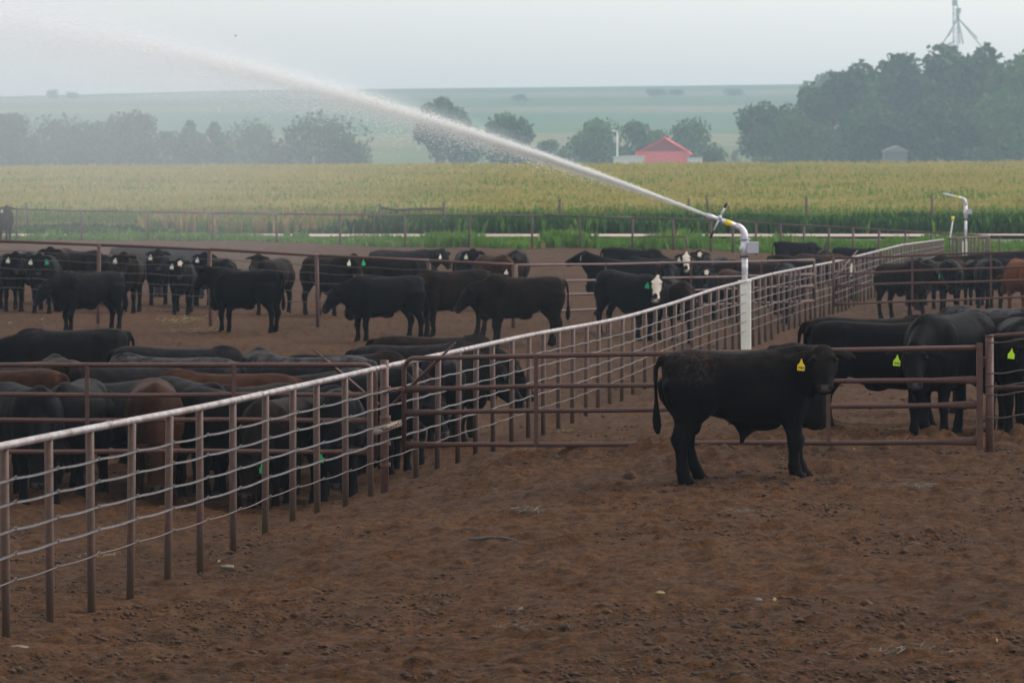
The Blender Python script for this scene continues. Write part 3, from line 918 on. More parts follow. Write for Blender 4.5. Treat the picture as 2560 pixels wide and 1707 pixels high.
    # slight uneven muscle
    co[:, 2] += (vnoise(co[:, 0] * 6 + legseed, co[:, 2] * 6 + co[:, 1] * 3, 4) - .5) * .012 * (co[:, 2] > .5)
    co[:, 1] *= 1 + (vnoise(co[:, 0] * 5, co[:, 2] * 5 + legseed, 6) - .5) * .05
    out.vertices.foreach_set('co', co.astype(np.float32).ravel())
    def att(name, arr):
        at_ = out.attributes.new(name, 'FLOAT', 'POINT'); at_.data.foreach_set('value', arr.astype(np.float32))
    sstep = lambda x: np.clip(x, 0, 1) ** 2 * (3 - 2 * np.clip(x, 0, 1))
    att('nose', sstep((t - (.415 if bull else .452)) / .03) * inhead * (q > -.11) * (np.abs(y) < .075) * .8)
    att('nostril', np.clip(nos * 1.6 + dm, 0, 1))
    w = np.interp(t, [-.08, -.03, .0, .05, .10, .2, .28, .36, .44, .5], [.02, .035, .026, .055, .10, .10, .075, .06, .075, .07])
    wob = (vnoise(t * 40, y * 40, 8) - .5) * .03
    bl = sstep((w + wob - np.abs(y)) / .015 + .5) * (q > -.12) * inhead
    bl = bl * (1 - sstep((.055 - np.hypot((t - .425) * .8, y + .015)) / .012 + .5))
    att('blaze', bl)
    pa = sstep((.055 + wob * 2 - np.hypot((t - .12) * .8, y - .02)) / .02 + .5) * (q > -.10) * inhead
    att('patch', pa)
    out.update()
    d = dict(me=out, H=H, a=a, n=n, l=l, hy=hy, hp=hp, bull=bull)
    COWS[key] = d
    return d

# shared small parts
b = MB(); V_, F_ = [], []; ellipsoid(V_, F_, (0, 0, 0), (.021, .021, .021), 12, 8)
EYE = mesh_from('eye', V_, F_, [M_EYE])
def tag_mesh(mat):
    prof = [(-.036, -.105), (.036, -.105), (.038, -.055), (.018, -.032), (.008, -.008), (.006, .006), (-.006, .006), (-.008, -.008), (-.018, -.032), (-.038, -.055)]
    V = [(0.002, x, z) for x, z in prof] + [(-.002, x, z) for x, z in prof]; n = len(prof)
    Fs = [tuple(range(n)), tuple(reversed(range(n, 2 * n)))] + [(i, n + i, n + (i + 1) % n, (i + 1) % n) for i in range(n)]
    return mesh_from('ear_tag', V, Fs, [mat], False)
TAGS = {'yellow': tag_mesh(M_TAGY), 'lime': tag_mesh(M_TAGL), 'green': tag_mesh(M_TAGG), 'teal': tag_mesh(M_TAGT), 'white': tag_mesh(M_TAGW)}

def text_mesh(txt, size):
    cu = bpy.data.curves.new('t', 'FONT'); cu.body = txt; cu.size = size; cu.align_x = 'CENTER'; cu.align_y = 'CENTER'; cu.extrude = .0006; cu.offset = .0010
    o = bpy.data.objects.new('t', cu); COL.objects.link(o)
    dg = bpy.context.evaluated_depsgraph_get()
    me = bpy.data.meshes.new_from_object(o.evaluated_get(dg)); bpy.data.objects.remove(o)
    me.materials.clear(); me.materials.append(M_INK)
    return me

def cow(name, label, px, s, heading, pose, coat, tags=(), scale=1.0, seed=1, bull=False, group=None, dz=0.0, cat='cattle'):
    c = cow_mesh(pose, seed, bull)
    X, Y = at(px, s)
    o = obj(name, c['me'])
    if not c['me'].materials: c['me'].materials.append(COATS['black'])
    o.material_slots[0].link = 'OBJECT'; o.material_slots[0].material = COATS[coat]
    # stand on the ground under the hooves, following its slope
    hr = R(heading); fx, fy = math.cos(hr), math.sin(hr)
    zf = gz(X + fx * .5 * scale, Y + fy * .5 * scale); zb = gz(X - fx * .6 * scale, Y - fy * .6 * scale)
    pitch = -math.atan2(zf - zb, 1.1 * scale)
    pitch = max(-.08, min(.08, pitch))
    o.location = (X, Y, (zf + zb) / 2 - .015 + dz)
    o.rotation_euler = (0, pitch, hr)
    o.scale = (scale,) * 3 if not bull else (.965, 1.06, 1.0)
    tag(o, label, cat, group)
    H, a, n, l = c['H'], c['a'], c['n'], c['l']; k = 1.24 if bull else 1.07
    for sy in (1, -1):
        obj('eye', EYE, o, H + a * (.145 if bull else .158) + l * (sy * .108 * k) - n * .034)
    for (side, col, num) in tags:
        sy = 1 if side == 'L' else -1
        p = H + a * .062 + l * (sy * (.215 if bull else .175)) - n * .045 - Vector((0, 0, .045))
        t = obj('ear_tag', TAGS[col], o, p + Vector((math.cos(R(c['hy'])), math.sin(R(c['hy'])), 0)) * .035)
        t.rotation_euler = (R(6 * sy), 0, R(c['hy']) + R(random.uniform(-12, 12)))
        t.scale = (1.0,) * 3 if (bull or s > 200) else (1.15,) * 3
        if num:
            tm = obj('tag_number', text_mesh(num, .030), t, (.0028, 0, -.080)); tm.rotation_euler = (R(90), 0, R(90))
    return o

ST = 'steer'
# the bull in front of the gate
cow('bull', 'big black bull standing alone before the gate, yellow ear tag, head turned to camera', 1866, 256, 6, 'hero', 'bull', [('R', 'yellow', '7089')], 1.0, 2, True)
# right, behind the gate
GR = 'cattle behind the right gate'
cow(ST, 'dark steer broadside behind the gate, its rump beside the bull\'s head', 2188, 210, 4, 'level', 'brownblack', (), 1.02, 3, group=GR)
cow(ST, 'black steer behind the gate facing camera with lime tag, muzzle under second rail', 2372, 223, 240, 'mid', 'black', [('R', 'lime', '7042')], 1.08, 4, group=GR)
cow(ST, 'black steer whose dark flank fills the gate left of the lime-tagged one', 2205, 217, 356, 'low', 'black', (), 1.0, 4, group=GR)
cow(ST, 'black steer behind the lime-tagged one, its flank filling the gate end', 2452, 210, 4, 'level', 'black', (), 1.03, 5, group=GR)
cow(ST, 'black steer farthest to the right, mostly outside the photo', 2632, 205, 250, 'level', 'dusty', (), 1.03, 3, group=GR)
cow(ST, 'grey-backed steer farthest behind the right corner post', 2500, 196, 172, 'level', 'grey', (), 1.06, 3, group=GR)
cow(ST, 'black steer at the right edge, its face half hidden by the rusty corner post', 2552, 222, 268, 'level', 'dusty', [('R', 'lime', None)], 1.02, 5, group=GR)

# crowded pen, lower left
GC = 'crowded cattle behind the left gate'
CR = [
    ('reddish brown steer with lowered head, between the second and fifth front fence posts', 385, 212, 276, 'down', 'brown', [], 3),
    ('dark grey steer bending its head to the left under the left gate', 190, 211, 262, 'downR', 'dusty', [('R', 'green', None)], 4),
    ('brown rump cut off by the left photo edge below the gate top rail', 5, 206, 152, 'low', 'brown', [], 5),
    ('frosty grey back at the left edge just above the gate top rail', 52, 196, 196, 'low', 'grey', [], 3),
    ('black steer in profile facing left, rearmost at the left edge of the crowd', 175, 171, 181, 'level', 'dusty', [], 4),
    ('grey-brown hump between the grey backs and the reddish brown steer', 305, 200, 30, 'low', 'dusty', [], 5),
    ('dusty steer in profile facing right with a green tag and pricked ears', 448, 189, 4, 'low', 'dusty', [('R', 'green', None)], 3),
    ('dark brown steer facing left above the reddish brown steer', 556, 203, 188, 'low', 'brown', [], 4),
    ('small round grey rump seen from behind at the back of the crowd', 652, 188, 95, 'low', 'dusty', [], 5),
    ('blue-grey back below the rusty stay rod of the left gate', 772, 191, 166, 'low', 'grey', [], 3),
    ('black steer with a square green tag behind the sixth front fence post', 562, 212, 308, 'low', 'black', [('R', 'green', None)], 5),
    ('black steer head down in the middle of the front row of the crowd', 700, 214, 250, 'down', 'brownblack', [('L', 'green', None)], 3),
    ('black steer with its muzzle on the ground beside the latch post', 846, 214, 271, 'down', 'black', [('R', 'green', None)], 4),
    ('muddy grey steer seen from its hip right behind the latch post', 958, 198, 122, 'low', 'grey', [], 5),
    ('black steer with raised head facing left behind the muddy grey steer', 1000, 183, 188, 'level', 'brownblack', [], 3),
    ('grey rump with a high tail head beside the tip of the gate rod', 1092, 186, 98, 'low', 'grey', [], 4),
    ('brownish steer facing right along the diagonal fence at the back of the crowd', 1085, 178, 6, 'low', 'brownblack', [], 5),
    ('steer with a bright green tag, its dark face against the diagonal fence', 1050, 186, 2, 'low', 'dusty', [('R', 'green', None)], 3),
    ('black steer nosing the cables just right of the latch post', 925, 203, 318, 'low', 'black', [], 4),
    ('black steer with lowered head, third from the latch post in the front row', 776, 208, 306, 'low', 'black', [], 5),
    ('black steer with hidden head right of the square green tag', 632, 206, 236, 'levelL', 'brownblack', [], 3),
    ('black steer with its head to the ground at the far left front of the crowd', 58, 215, 296, 'downR', 'black', [], 3),
    ('black steer squeezed between the dark grey and the reddish brown steer', 287, 207, 238, 'low', 'black', [], 4),
    ('dusty steer squeezed right of the reddish brown steer', 474, 206, 302, 'low', 'dusty', [], 5),
    ('black steer with lowered head right against the latch post', 905, 196, 280, 'down', 'black', [], 3),
    ('dark rump behind the dark grey steer with the bent head', 150, 199, 102, 'low', 'brownblack', [], 4),
    ('grey-backed steer in the second row above the reddish brown steer', 420, 195, 168, 'low', 'grey', [], 5),
    ('dark steer facing right in the second row left of the latch post', 872, 189, 352, 'low', 'brownblack', [], 3),
    ('dark steer filling the gap behind the front row of the crowd', 780, 199, 200, 'low', 'dusty', [], 5),
]
for (lab, px, s, hd, pose, coat, tg, sd) in CR:
    cow(ST, lab, px, s, hd, pose, coat, tg, 1.0 + .12 * random.random(), sd, group=GC)

# middle of the back pen
GM = 'steers in the middle of the back pen'
for (lab, px, s, hd, pose, coat, tg, sd) in [
    ('brownish steer facing camera behind a fence post, brush of its tail showing left', 822, 112, 306, 'ahead', 'brownblack', [('R', 'white', None), ('L', 'green', None)], 3),
    ('black steer in profile facing left, first of three in front of the cable fence', 962, 130, 207, 'level', 'black', [], 4),
    ('black steer with green tag, middle of three in front of the cable fence', 1130, 126, 206, 'levelL', 'brownblack', [('R', 'green', None)], 5),
    ('brown-rumped steer facing left, last of three in front of the cable fence', 1304, 131, 199, 'level', 'brownblack', [], 3),
    ('black steer facing right behind the three profile steers, white tag', 1010, 99, 8, 'lookR', 'black', [('R', 'white', None)], 4),
    ('dark back of a steer behind the first profile steer', 985, 108, 16, 'low', 'black', [], 5),
    ('black steer facing camera with a pale tag, above the middle profile steer', 1170, 101, 278, 'ahead', 'black', [('R', 'white', None)], 3),
    ('brown steer facing camera above the head of the brown-rumped steer', 1238, 107, 292, 'level', 'brown', [('R', 'white', None)], 4),
    ('black steer with white tag beside the end post of the cable fence', 1292, 98, 268, 'level', 'brownblack', [('R', 'white', None)], 5),
]: cow(ST, lab, px, s, hd, pose, coat, tg, 1.0 + .06 * random.random(), sd, group=GM)

# left of the back pen
GL = 'row of cattle behind the left cable fence'
for (lab, px, s, hd, pose, coat, tg, sd) in [
    ('black steer standing alone in front of the left cable fence, head to the left', 222, 123, 214, 'level', 'dusty', [], 3),
    ('black steer in front of the cable fence beside its tall post, head up', 615, 124, 152, 'ahead', 'black', [], 4),
    ('black steer with both ears above the rail, behind the one by the tall post', 682, 110, 252, 'high', 'brownblack', [], 5),
    ('black steer with white tag at the left edge of the row', 28, 107, 282, 'ahead', 'black', [('R', 'white', None)], 3),
    ('black steer with a white and a green tag, second in the left row', 112, 108, 268, 'ahead', 'black', [('R', 'white', None), ('L', 'green', None)], 4),
    ('black steer between the first and second of the left row', 72, 102, 276, 'level', 'black', [], 5),
    ('black steer right behind the lone steer\'s head', 150, 103, 262, 'ahead', 'brownblack', [], 3),
    ('black steer behind the lone steer\'s rump', 262, 103, 278, 'level', 'black', [], 4),
    ('dark steer behind the tight row of heads, turned right', 360, 98, 350, 'level', 'brownblack', [], 5),
    ('dark steer behind the patch-faced one, turned left', 440, 98, 190, 'level', 'black', [], 3),
    ('black steer behind the fence post left of the head-up steer', 556, 105, 285, 'level', 'black', [], 4),
    ('dark steer turned sideways behind the lone steer in the left row', 195, 103, 322, 'level', 'brownblack', [], 5),
    ('black steer with white tag, first one right of the lone steer', 322, 108, 268, 'ahead', 'brownblack', [('R', 'white', None)], 3),
    ('black steer with white tag in the middle of the tight row of heads', 396, 103, 274, 'ahead', 'black', [('R', 'white', None)], 4),
    ('black steer with a white forehead patch in the tight row of heads', 456, 109, 270, 'ahead', 'patchface', [('R', 'white', None)], 5),
    ('black steer with white tag right of the patch-faced one, beside the tall post', 508, 104, 276, 'ahead', 'black', [('R', 'white', None)], 3),
]: cow(ST, lab, px, s, hd, pose, coat, tg, .93 + .13 * random.random(), sd, group=GL)
cow(ST, 'dark steer standing on a rise at the upper left edge, facing camera', 10, 69, 282, 'ahead', 'brownblack', [('R', 'white', None)], 1.0, 4)

# right part of the back pen, between the panel and the diagonal fence
GD = 'cattle around the sprinkler'
for (lab, px, s, hd, pose, coat, tg, sd) in [
    ('black steer in profile with raised head facing left, behind the pipe panel', 1552, 107, 181, 'high', 'black', [('L', 'white', None)], 3),
    ('black steer with a full white face and green tag looking at the camera', 1566, 123, 312, 'lookR', 'whiteface', [('R', 'green', None)], 4),
    ('brownish steer with hanging head and green tag right of the white-faced one', 1688, 122, 284, 'low', 'brownblack', [('R', 'green', None)], 5),
    ('black steer with a white cheek patch left of the sprinkler post', 1768, 104, 266, 'ahead', 'patchface', [], 3),
    ('brown steer with green tag right beside the sprinkler pipe', 1838, 103, 292, 'level', 'brown', [('R', 'green', None)], 4),
    ('black back of a steer above the white-faced one', 1622, 97, 200, 'low', 'black', [], 5),
    ('white-faced black steer in the rear row left of the sprinkler', 1712, 96, 270, 'ahead', 'whiteface', [('R', 'white', None)], 3),
    ('patch-faced black steer in the rear row under the swing arm', 1754, 91, 264, 'ahead', 'patchface', [], 4),
    ('white-blazed black steer in the rear row next to the sprinkler box', 1808, 95, 272, 'level', 'whiteface', [], 5),
    ('dark steer in the rear row behind the sprinkler pipe', 1876, 97, 184, 'level', 'brownblack', [], 3),
    ('dark steer in the second row left of the sprinkler, head low', 1662, 103, 275, 'low', 'black', [], 4),
    ('dark steer right behind the sprinkler post facing left', 1905, 104, 196, 'low', 'brownblack', [], 5),
    ('black steer deep in the group right of the sprinkler', 1962, 97, 262, 'level', 'black', [], 3),
    ('black steer at the very back above the white-faced one', 1580, 92, 355, 'low', 'black', [], 4),
    ('black steer facing camera in the rear row right of the sprinkler', 1930, 92, 270, 'level', 'black', [('R', 'white', None)], 4),
    ('dark steer in profile facing right behind the pale rail', 1990, 88, 2, 'low', 'brownblack', [('R', 'white', None)], 5),
    ('brownish steer close to the diagonal fence right of the sprinkler', 2052, 86, 22, 'level', 'brown', [], 3),
    ('black steer grazing near the back fence, tail to the left', 1990, 72, 4, 'low', 'black', [], 4),
    ('long black steer, nearest to the back fence corner', 2140, 75, 3, 'low', 'black', [], 5),
    ('black steer facing camera between the two near the back fence', 2062, 79, 268, 'level', 'brownblack', [('R', 'white', None)], 3),
    ('white-faced steer glimpsed through the slats of the diagonal fence', 2120, 86, 272, 'level', 'whiteface', [], 4),
]: cow(ST, lab, px, s, hd, pose, coat, tg, .93 + .13 * random.random(), sd, group=GD)

GP = 'cattle in the far right pen'
for (lab, px, s, hd, pose, coat, tg, sd) in [
    ('brown-black steer with teal tag looking right, first behind the right panel', 2258, 105, 304, 'levelL', 'brownblack', [('R', 'teal', None)], 3),
    ('round black rump seen from behind in the middle of the right panel', 2375, 104, 82, 'low', 'dusty', [], 4),
    ('black steer seen from behind between the round rump and the red steer', 2472, 101, 96, 'low', 'dusty', [], 5),
    ('red steer with a swinging tail cut off by the right photo edge', 2562, 105, 108, 'low', 'red', [], 3),
    ('steer with teal tag just showing above the right panel', 2292, 92, 274, 'level', 'dusty', [('R', 'teal', None)], 4),
    ('dark steer behind the round rump in the right pen', 2402, 89, 184, 'level', 'brownblack', [], 5),
    ('dark steer between the teal-tagged steer and the round rump', 2318, 98, 265, 'low', 'black', [], 5),
    ('black steer facing camera behind the middle of the right panel', 2436, 96, 272, 'level', 'black', [], 4),
    ('black steer behind the red steer at the right edge', 2545, 95, 190, 'low', 'black', [], 3),
    ('reddish brown steer mostly hidden behind the round rump', 2350, 96, 10, 'low', 'brown', [], 3),
    ('dark steer in the rear of the right pen near the photo edge', 2515, 85, 186, 'level', 'dusty', [], 4),
]: cow(ST, lab, px, s, hd, pose, coat, tg, .93 + .13 * random.random(), sd, group=GP)

# ------------------------------------------------------------------ sprinklers
def sprinkler(label, px, s, rail_py, riser, gun_az, gun_el, gun_len, k=1.0, arm=True):
    X, Y = at(px, s)
    g = gz(X, Y); top = ZC - (rail_py - YH) / s
    root = tag(empty('sprinkler_gun', (X, Y, g)), label, 'sprinkler')
    t = top - g
    b = MB()
    b.box((0, 0, t / 2 - .1), (.245, .245, t + .2)); o = b.build('concrete_post' if False else 'white_post', M_WHITE, root, False)
    bv = o.modifiers.new('b', 'BEVEL'); bv.width = .015; bv.segments = 2
    b = MB(); b.box((0.0, 0, t + .012), (.27, .27, .03)); b.build('post_cap', M_WHITE, root, False)
    b = MB(); b.tube([(0, 0, t + .02), (0, 0, t + riser * .55)], .052 * k, 14); pp = b.build('riser_pipe', M_ALU, root)
    for z in (.17, .27, .38): 
        b = MB(); b.tube([(0, 0, t + z * riser), (0, 0, t + z * riser + .012)], .060 * k, 14); b.build('pipe_joint', M_GREY, root)
    b = MB(); b.tube([(0, 0, t + riser * .50), (0, 0, t + riser * .53)], .085 * k, 14); b.build('lower_flange', M_BLACK, root)
    b = MB(); b.tube([(0, 0, t + riser * .53), (0, 0, t + riser * .60), (0, 0, t + riser * .62), (0, 0, t + riser * .86)], [.06 * k, .06 * k, .072 * k, .072 * k], 14)
    b.box((-.07 * k, -.02, t + riser * .68), (.05, .06, .10)); b.build('valve_body', M_ALU, root)
    b = MB(); b.tube([(0, 0, t + riser * .86), (0, 0, t + riser * .885)], .10 * k, 16); b.build('upper_flange', M_GREY, root)
    b = MB(); b.box((.135 * k, -.07, t + riser * .70), (.20 * k, .13, .20 * k)); o = b.build('control_box', M_GREY, root, False)
    bv = o.modifiers.new('b', 'BEVEL'); bv.width = .01; bv.segments = 2
    # elbow and barrel
    d = Vector((math.cos(R(gun_az)) * math.cos(R(gun_el)), math.sin(R(gun_az)) * math.cos(R(gun_el)), math.sin(R(gun_el))))
    z0 = t + riser * .885
    P = [Vector((0, 0, z0))]
    c = Vector((0, 0, z0 + .12 * k)); e = c + d * .16 * k + Vector((0, 0, .05))
    for q in np.linspace(.1, 1, 8):
        P.append(P[0] * (1 - q) ** 2 + (Vector((0, 0, z0 + .19 * k))) * 2 * q * (1 - q) + e * q * q)
    b = MB(); b.tube(P, [.062 * k] * 4 + [.056 * k] * 5, 14); b.build('elbow', M_ALU, root)
    end = e + d * gun_len
    b = MB(); b.tube([e - d * .01, e + d * gun_len * .45, end - d * .16, end - d * .15, end], [.05 * k, .045 * k, .038 * k, .046 * k, .04 * k], 14); br = b.build('barrel', M_ALU, root)
    b = MB(); b.tube([e + d * .10, e + d * .24], .0525 * k, 14); b.build('yellow_band', M_YELLOW, root)
    if arm:
        u = Vector((.42, -.10, .90)).normalized()
        m = e + d * (gun_len * .55) + Vector((0, -.07, .05))
        b = MB(); b.tube([m - u * .33, m + u * .02], .018, 8); b.tube([m + u * .02, m + u * .24], .022, 8)
        b.box(m, (.07, .05, .09)); b.build('swing_arm', M_ALU, root)
        b = MB(); b.tube([m - u * .46, m - u * .30], .026, 8); b.build('arm_weight', M_BLACK, root)
        b = MB(); b.tube([m + u * .22, m + u * .33], .026, 8); b.build('arm_spoon', M_BLACK, root)
    return root, root.location + end, d

sp1, NOZ, JD = sprinkler('big white sprinkler gun on a square post spraying a water jet to the left', 1862, 121.7, 704, 1.0, 180 - 41.5 + 30, 20, .66, 1.18)
sp2, _, _ = sprinkler('idle sprinkler gun on a tall riser by the far fence corner', 2414, 63, 605, 1.72, 168, 14, .75, 1.0, False)
X, Y = at(2380, 63.5)
sm = tag(empty('marker_wand', (X, Y, gz(X, Y))), 'thin pale wand with a yellow tip left of the idle sprinkler', 'marker')
off = Vector(sm.location); b = MB(); b.tube([W(2375, 600, 63.5) - off - Vector((0, 0, 1.2)), W(2376, 590, 63.5) - off, W(2382, 552, 63.5) - off], .022, 6); b.build('stem', M_WHITE, sm)
b = MB(); b.tube([W(2382, 552, 63.5) - off, W(2382, 541, 63.5) - off], [.05, .06], 8); b.build('tip', M_YELLOW, sm)

# ------------------------------------------------------------------ water jet and mist (volumes)
def volume_mat(name, build, step):
    m = bpy.data.materials.new(name); m.use_nodes = True
    nt = m.node_tree; nt.nodes.remove(nt.nodes['Principled BSDF'])
    pv = nt.nodes.new('ShaderNodeVolumePrincipled')
    pv.inputs['Color'].default_value = (.93, .95, 1.0, 1); pv.inputs['Anisotropy'].default_value = .25
    nt.links.new(build(nt), pv.inputs['Density'])
    nt.links.new(pv.outputs[0], nt.nodes['Material Output'].inputs['Volume'])
    m.cycles.volume_step_rate = step
    return m

JA, JB, JLEN = .289, .0036, 27.0
R0, R1 = .030, .0215
def build_jet():
    """the jet as tens of thousands of drawn-out drops thrown along one arc"""
    hz_dir = math.atan2(16.2, -18.2)
    g = np.linspace(0, JLEN, 400)
    tau = np.interp(g, [0, 2, 5, 8, 12, 16, 21, 27], [5, 4, 2.2, 1.1, .5, .24, .11, .05])
    ln = .034 + .0006 * g; wd = .0022 + .00008 * g
    den = tau * 2 * (R0 + R1 * g) / (ln * wd * 1.3)
    cdf = np.concatenate([[0], np.cumsum((den[1:] + den[:-1]) / 2 * np.diff(g))]); m = int(cdf[-1])
    x = np.interp(rng.uniform(0, cdf[-1], m), cdf, g)
    r = R0 + R1 * x
    y = rng.normal(0, .42, m) * r
    sk = rng.exponential(.55, m) * (rng.random(m) < .45)
    z = JA * x - JB * x * x + rng.normal(0, .36, m) * r - sk * r * np.clip(x / 5, .1, 1.2)
    fl = (rng.random(m) < .03) & (x > 16); z = np.where(fl & (x > 5), z - rng.exponential(.05, m) * (x - 4), z)
    L = (.034 + .0006 * x) * rng.uniform(.5, 1.4, m) * np.where(fl, .45, 1); Wd = (.0022 + .00008 * x) * rng.uniform(.6, 1.5, m)
    sl = JA - 2 * JB * x + rng.normal(0, .05, m)
    c = 1 / np.sqrt(1 + sl * sl); dx, dz = c, sl * c
    P = np.stack([x, y, z], -1); D = np.stack([dx, rng.normal(0, .04, m), dz], -1) * L[:, None]
    nz = np.stack([-dz, 0 * x, dx], -1) * Wd[:, None]; ny = np.stack([0 * x, Wd, 0 * x], -1)
    V = np.stack([P - D, P + D, P + nz, P - nz * .5 + ny * .87, P - nz * .5 - ny * .87], 1)
    T = np.array([(0, 3, 2), (0, 4, 3), (0, 2, 4), (1, 2, 3), (1, 3, 4), (1, 4, 2)])[None] + (np.arange(m) * 5)[:, None, None]
    print('jet drops', m)
    mat, nt, bs = newmat('water_drops')
    bs.inputs['Base Color'].default_value = (.97, .97, .96, 1); bs.inputs['Roughness'].default_value = .3
    tr = nt.nodes.new('ShaderNodeBsdfTranslucent'); tr.inputs['Color'].default_value = (.98, .98, .97, 1)
    ms = nt.nodes.new('ShaderNodeMixShader'); ms.inputs[0].default_value = .5
    nt.links.new(bs.outputs[0], ms.inputs[1]); nt.links.new(tr.outputs[0], ms.inputs[2]); nt.links.new(ms.outputs[0], nt.nodes['Material Output'].inputs['Surface'])
    o = obj('water_jet', tri_mesh('water_jet', V.reshape(-1, 3), T.reshape(-1, 3), [mat])); o.location = NOZ; o.rotation_euler = (0, 0, hz_dir)
    tag(o, 'white water jet arching up to the left from the sprinkler gun', 'water jet', kind='stuff')
build_jet()

def build_mist():
    V, Fs = [], []; ellipsoid(V, Fs, (0, 0, 0), (1, 1, 1), 28, 16)
    def dens(nt):
        v = coords(nt)
        ln = nt.nodes.new('ShaderNodeVectorMath'); ln.operation = 'LENGTH'; nt.links.new(v, ln.inputs[0])
        f = math_(nt, 'SUBTRACT', 1.0, math_(nt, 'POWER', ln.outputs['Value'], 2.0), clamp=True)
        return math_(nt, 'MULTIPLY', math_(nt, 'POWER', f, 1.2), .048)
    me = mesh_from('spray_mist', V, Fs, [volume_mat('spray_mist', dens, .6)], True)
    o = obj('spray_mist', me); o.location = (-12.0, 119, 5.2); o.scale = (13.5, 5.5, 5.0); o.rotation_euler = (0, R(9), R(-18))
    tag(o, 'thin veil of drifting spray under the water jet', 'mist', kind='stuff')
build_mist()
def build_spray(label, x0, half, rad, drop, dmax):
    """soft spray hanging round the far half of the jet"""
    V, Fs = [], []; ellipsoid(V, Fs, (0, 0, 0), (1, 1, 1), 28, 16)
    def dens(nt):
        v = coords(nt)
        ln = nt.nodes.new('ShaderNodeVectorMath'); ln.operation = 'LENGTH'; nt.links.new(v, ln.inputs[0])
        f = math_(nt, 'SUBTRACT', 1.0, math_(nt, 'POWER', ln.outputs['Value'], 2.0), clamp=True)
        return math_(nt, 'MULTIPLY', math_(nt, 'POWER', f, 2.0), dmax)
    me = mesh_from('jet_spray', V, Fs, [volume_mat('jet_spray', dens, .09)], True)
    o = obj('jet_spray', me)
    hd = math.atan2(16.2, -18.2)
    c = NOZ + Vector((math.cos(hd) * x0, math.sin(hd) * x0, JA * x0 - JB * x0 * x0 - drop))
    o.location = c; o.scale = (half, rad, rad); o.rotation_euler = (0, -math.atan(JA - 2 * JB * x0), hd)
    tag(o, label, 'spray', kind='stuff')
build_spray('fine white spray wrapped round the middle of the water jet', 10.5, 8.5, .48, .06, .75)
build_spray('soft white spray trailing off along the upper end of the water jet', 19.0, 13.0, 1.15, .30, .36)

# ------------------------------------------------------------------ ground litter
def clods():
    n = 22000
    u = rng.uniform(-60, 2620, n); inv = rng.uniform(1 / 80.0, 1 / 29.5, n)
    nb = 5000     # churned ridge under the gate
    u = np.concatenate([u, rng.uniform(1000, 2560, nb)]); inv = np.concatenate([inv, 1 / rng.normal(51.6, 1.0, nb)])
    Y = 1 / inv; X = (u - 1280) / F * Y
    keep = vnoise(X / 1.6, Y / 1.6, 31) > .38
    X, Y = X[keep], Y[keep]
    Z = gz_np(X, Y)
    base = np.array([(1, 0, 0), (-1, 0, 0), (0, 1, 0), (0, -1, 0), (0, 0, 1), (0, 0, -.6)])
    tri = np.array([(0, 2, 4), (2, 1, 4), (1, 3, 4), (3, 0, 4), (2, 0, 5), (1, 2, 5), (3, 1, 5), (0, 3, 5)])
    m = len(X); r = rng.gamma(2.0, .0062, m) + .005
    V = base[None] * r[:, None, None] * rng.uniform(.6, 1.5, (m, 6, 1))
    V[:, :, 2] *= .55
    an = rng.uniform(0, 6.28, m); ca, sa = np.cos(an)[:, None], np.sin(an)[:, None]
    x, y = V[:, :, 0] * ca - V[:, :, 1] * sa, V[:, :, 0] * sa + V[:, :, 1] * ca
    V = np.stack([x + X[:, None], y + Y[:, None], V[:, :, 2] + Z[:, None] + .012], -1)
    T = tri[None] + (np.arange(m) * 6)[:, None, None]
    me = tri_mesh('dirt_clods', V.reshape(-1, 3), T.reshape(-1, 3), [M_CLOD], smooth=True)
    tag(obj('dirt_clods', me), 'loose dry clods of dirt scattered over the pen floor', 'dirt', kind='stuff')
clods()

def straw_mesh(seed, n, L, Wd, mat, name):
    r = random.Random(seed); b = MB()
    for i in range(n):
        x, y = r.gauss(0, L * .26), r.gauss(0, Wd * .30); a = r.uniform(-1.5, 1.5); l = r.uniform(.03, .09)
        z = r.uniform(.0, .035)
        b.tube([(x - math.cos(a) * l / 2, y - math.sin(a) * l / 2, z), (x + math.cos(a) * l / 2, y + math.sin(a) * l / 2, z + r.uniform(-.01, .03))], .0032, 4)
    return mesh_from(name, b.v, b.f, [mat], False)

def ground_hit(px, py):
    """scale of the ground point seen at a photo position"""
    s = 400.0
    while s > 56:
        if ZC - (py - YH) / s <= gz(*at(px, s)): return s
        s -= .6
    return s
LIT = []
_v = [straw_mesh(k, 46, .42, .22, M_STRAW, 'straw') for k in range(3)] + [straw_mesh(9 + k, 34, .34, .16, M_BONE, 'straw') for k in range(3)]
def litter(name, label, cat, px, py, var, sc=1.0, rz=None, dz=.02):
    s = ground_hit(px, py) if True else 0
    X, Y = at(px, s)
    o = obj(name, _v[var], None, (X, Y, gz(X, Y) + dz)); o.scale = (sc, sc, sc); o.rotation_euler = (0, 0, random.uniform(0, 3) if rz is None else rz)
    tag(o, label, cat, kind='stuff')
litter('straw_clump', 'yellow straw clump just below the gate right of the latch post', 'straw', 1345, 1129, 0, .8, .1)
litter('straw_clump', 'yellow straw clump lying behind the gate below its third rail', 'straw', 1418, 1084, 1, .8, .2)
litter('straw_clump', 'yellow straw wisp inside the left fence between its third and fourth posts', 'straw', 280, 1398, 2, 1.0, .1)
litter('straw_clump', 'pale straw wisp lying below the bull toward the right edge', 'straw', 2305, 1226, 3, 1.2, .1)
litter('straw_clump', 'grey straw wisp in the open dirt left of the bull', 'straw', 1320, 1287, 4, 1.3, .1)
litter('straw_clump', 'pale wisp of straw near the lower right corner', 'straw', 2250, 1642, 5, 1.2, .1)
litter('straw_clump', 'grey straw wisp at the bottom middle of the dirt', 'straw', 1285, 1580, 5, .9, .1)
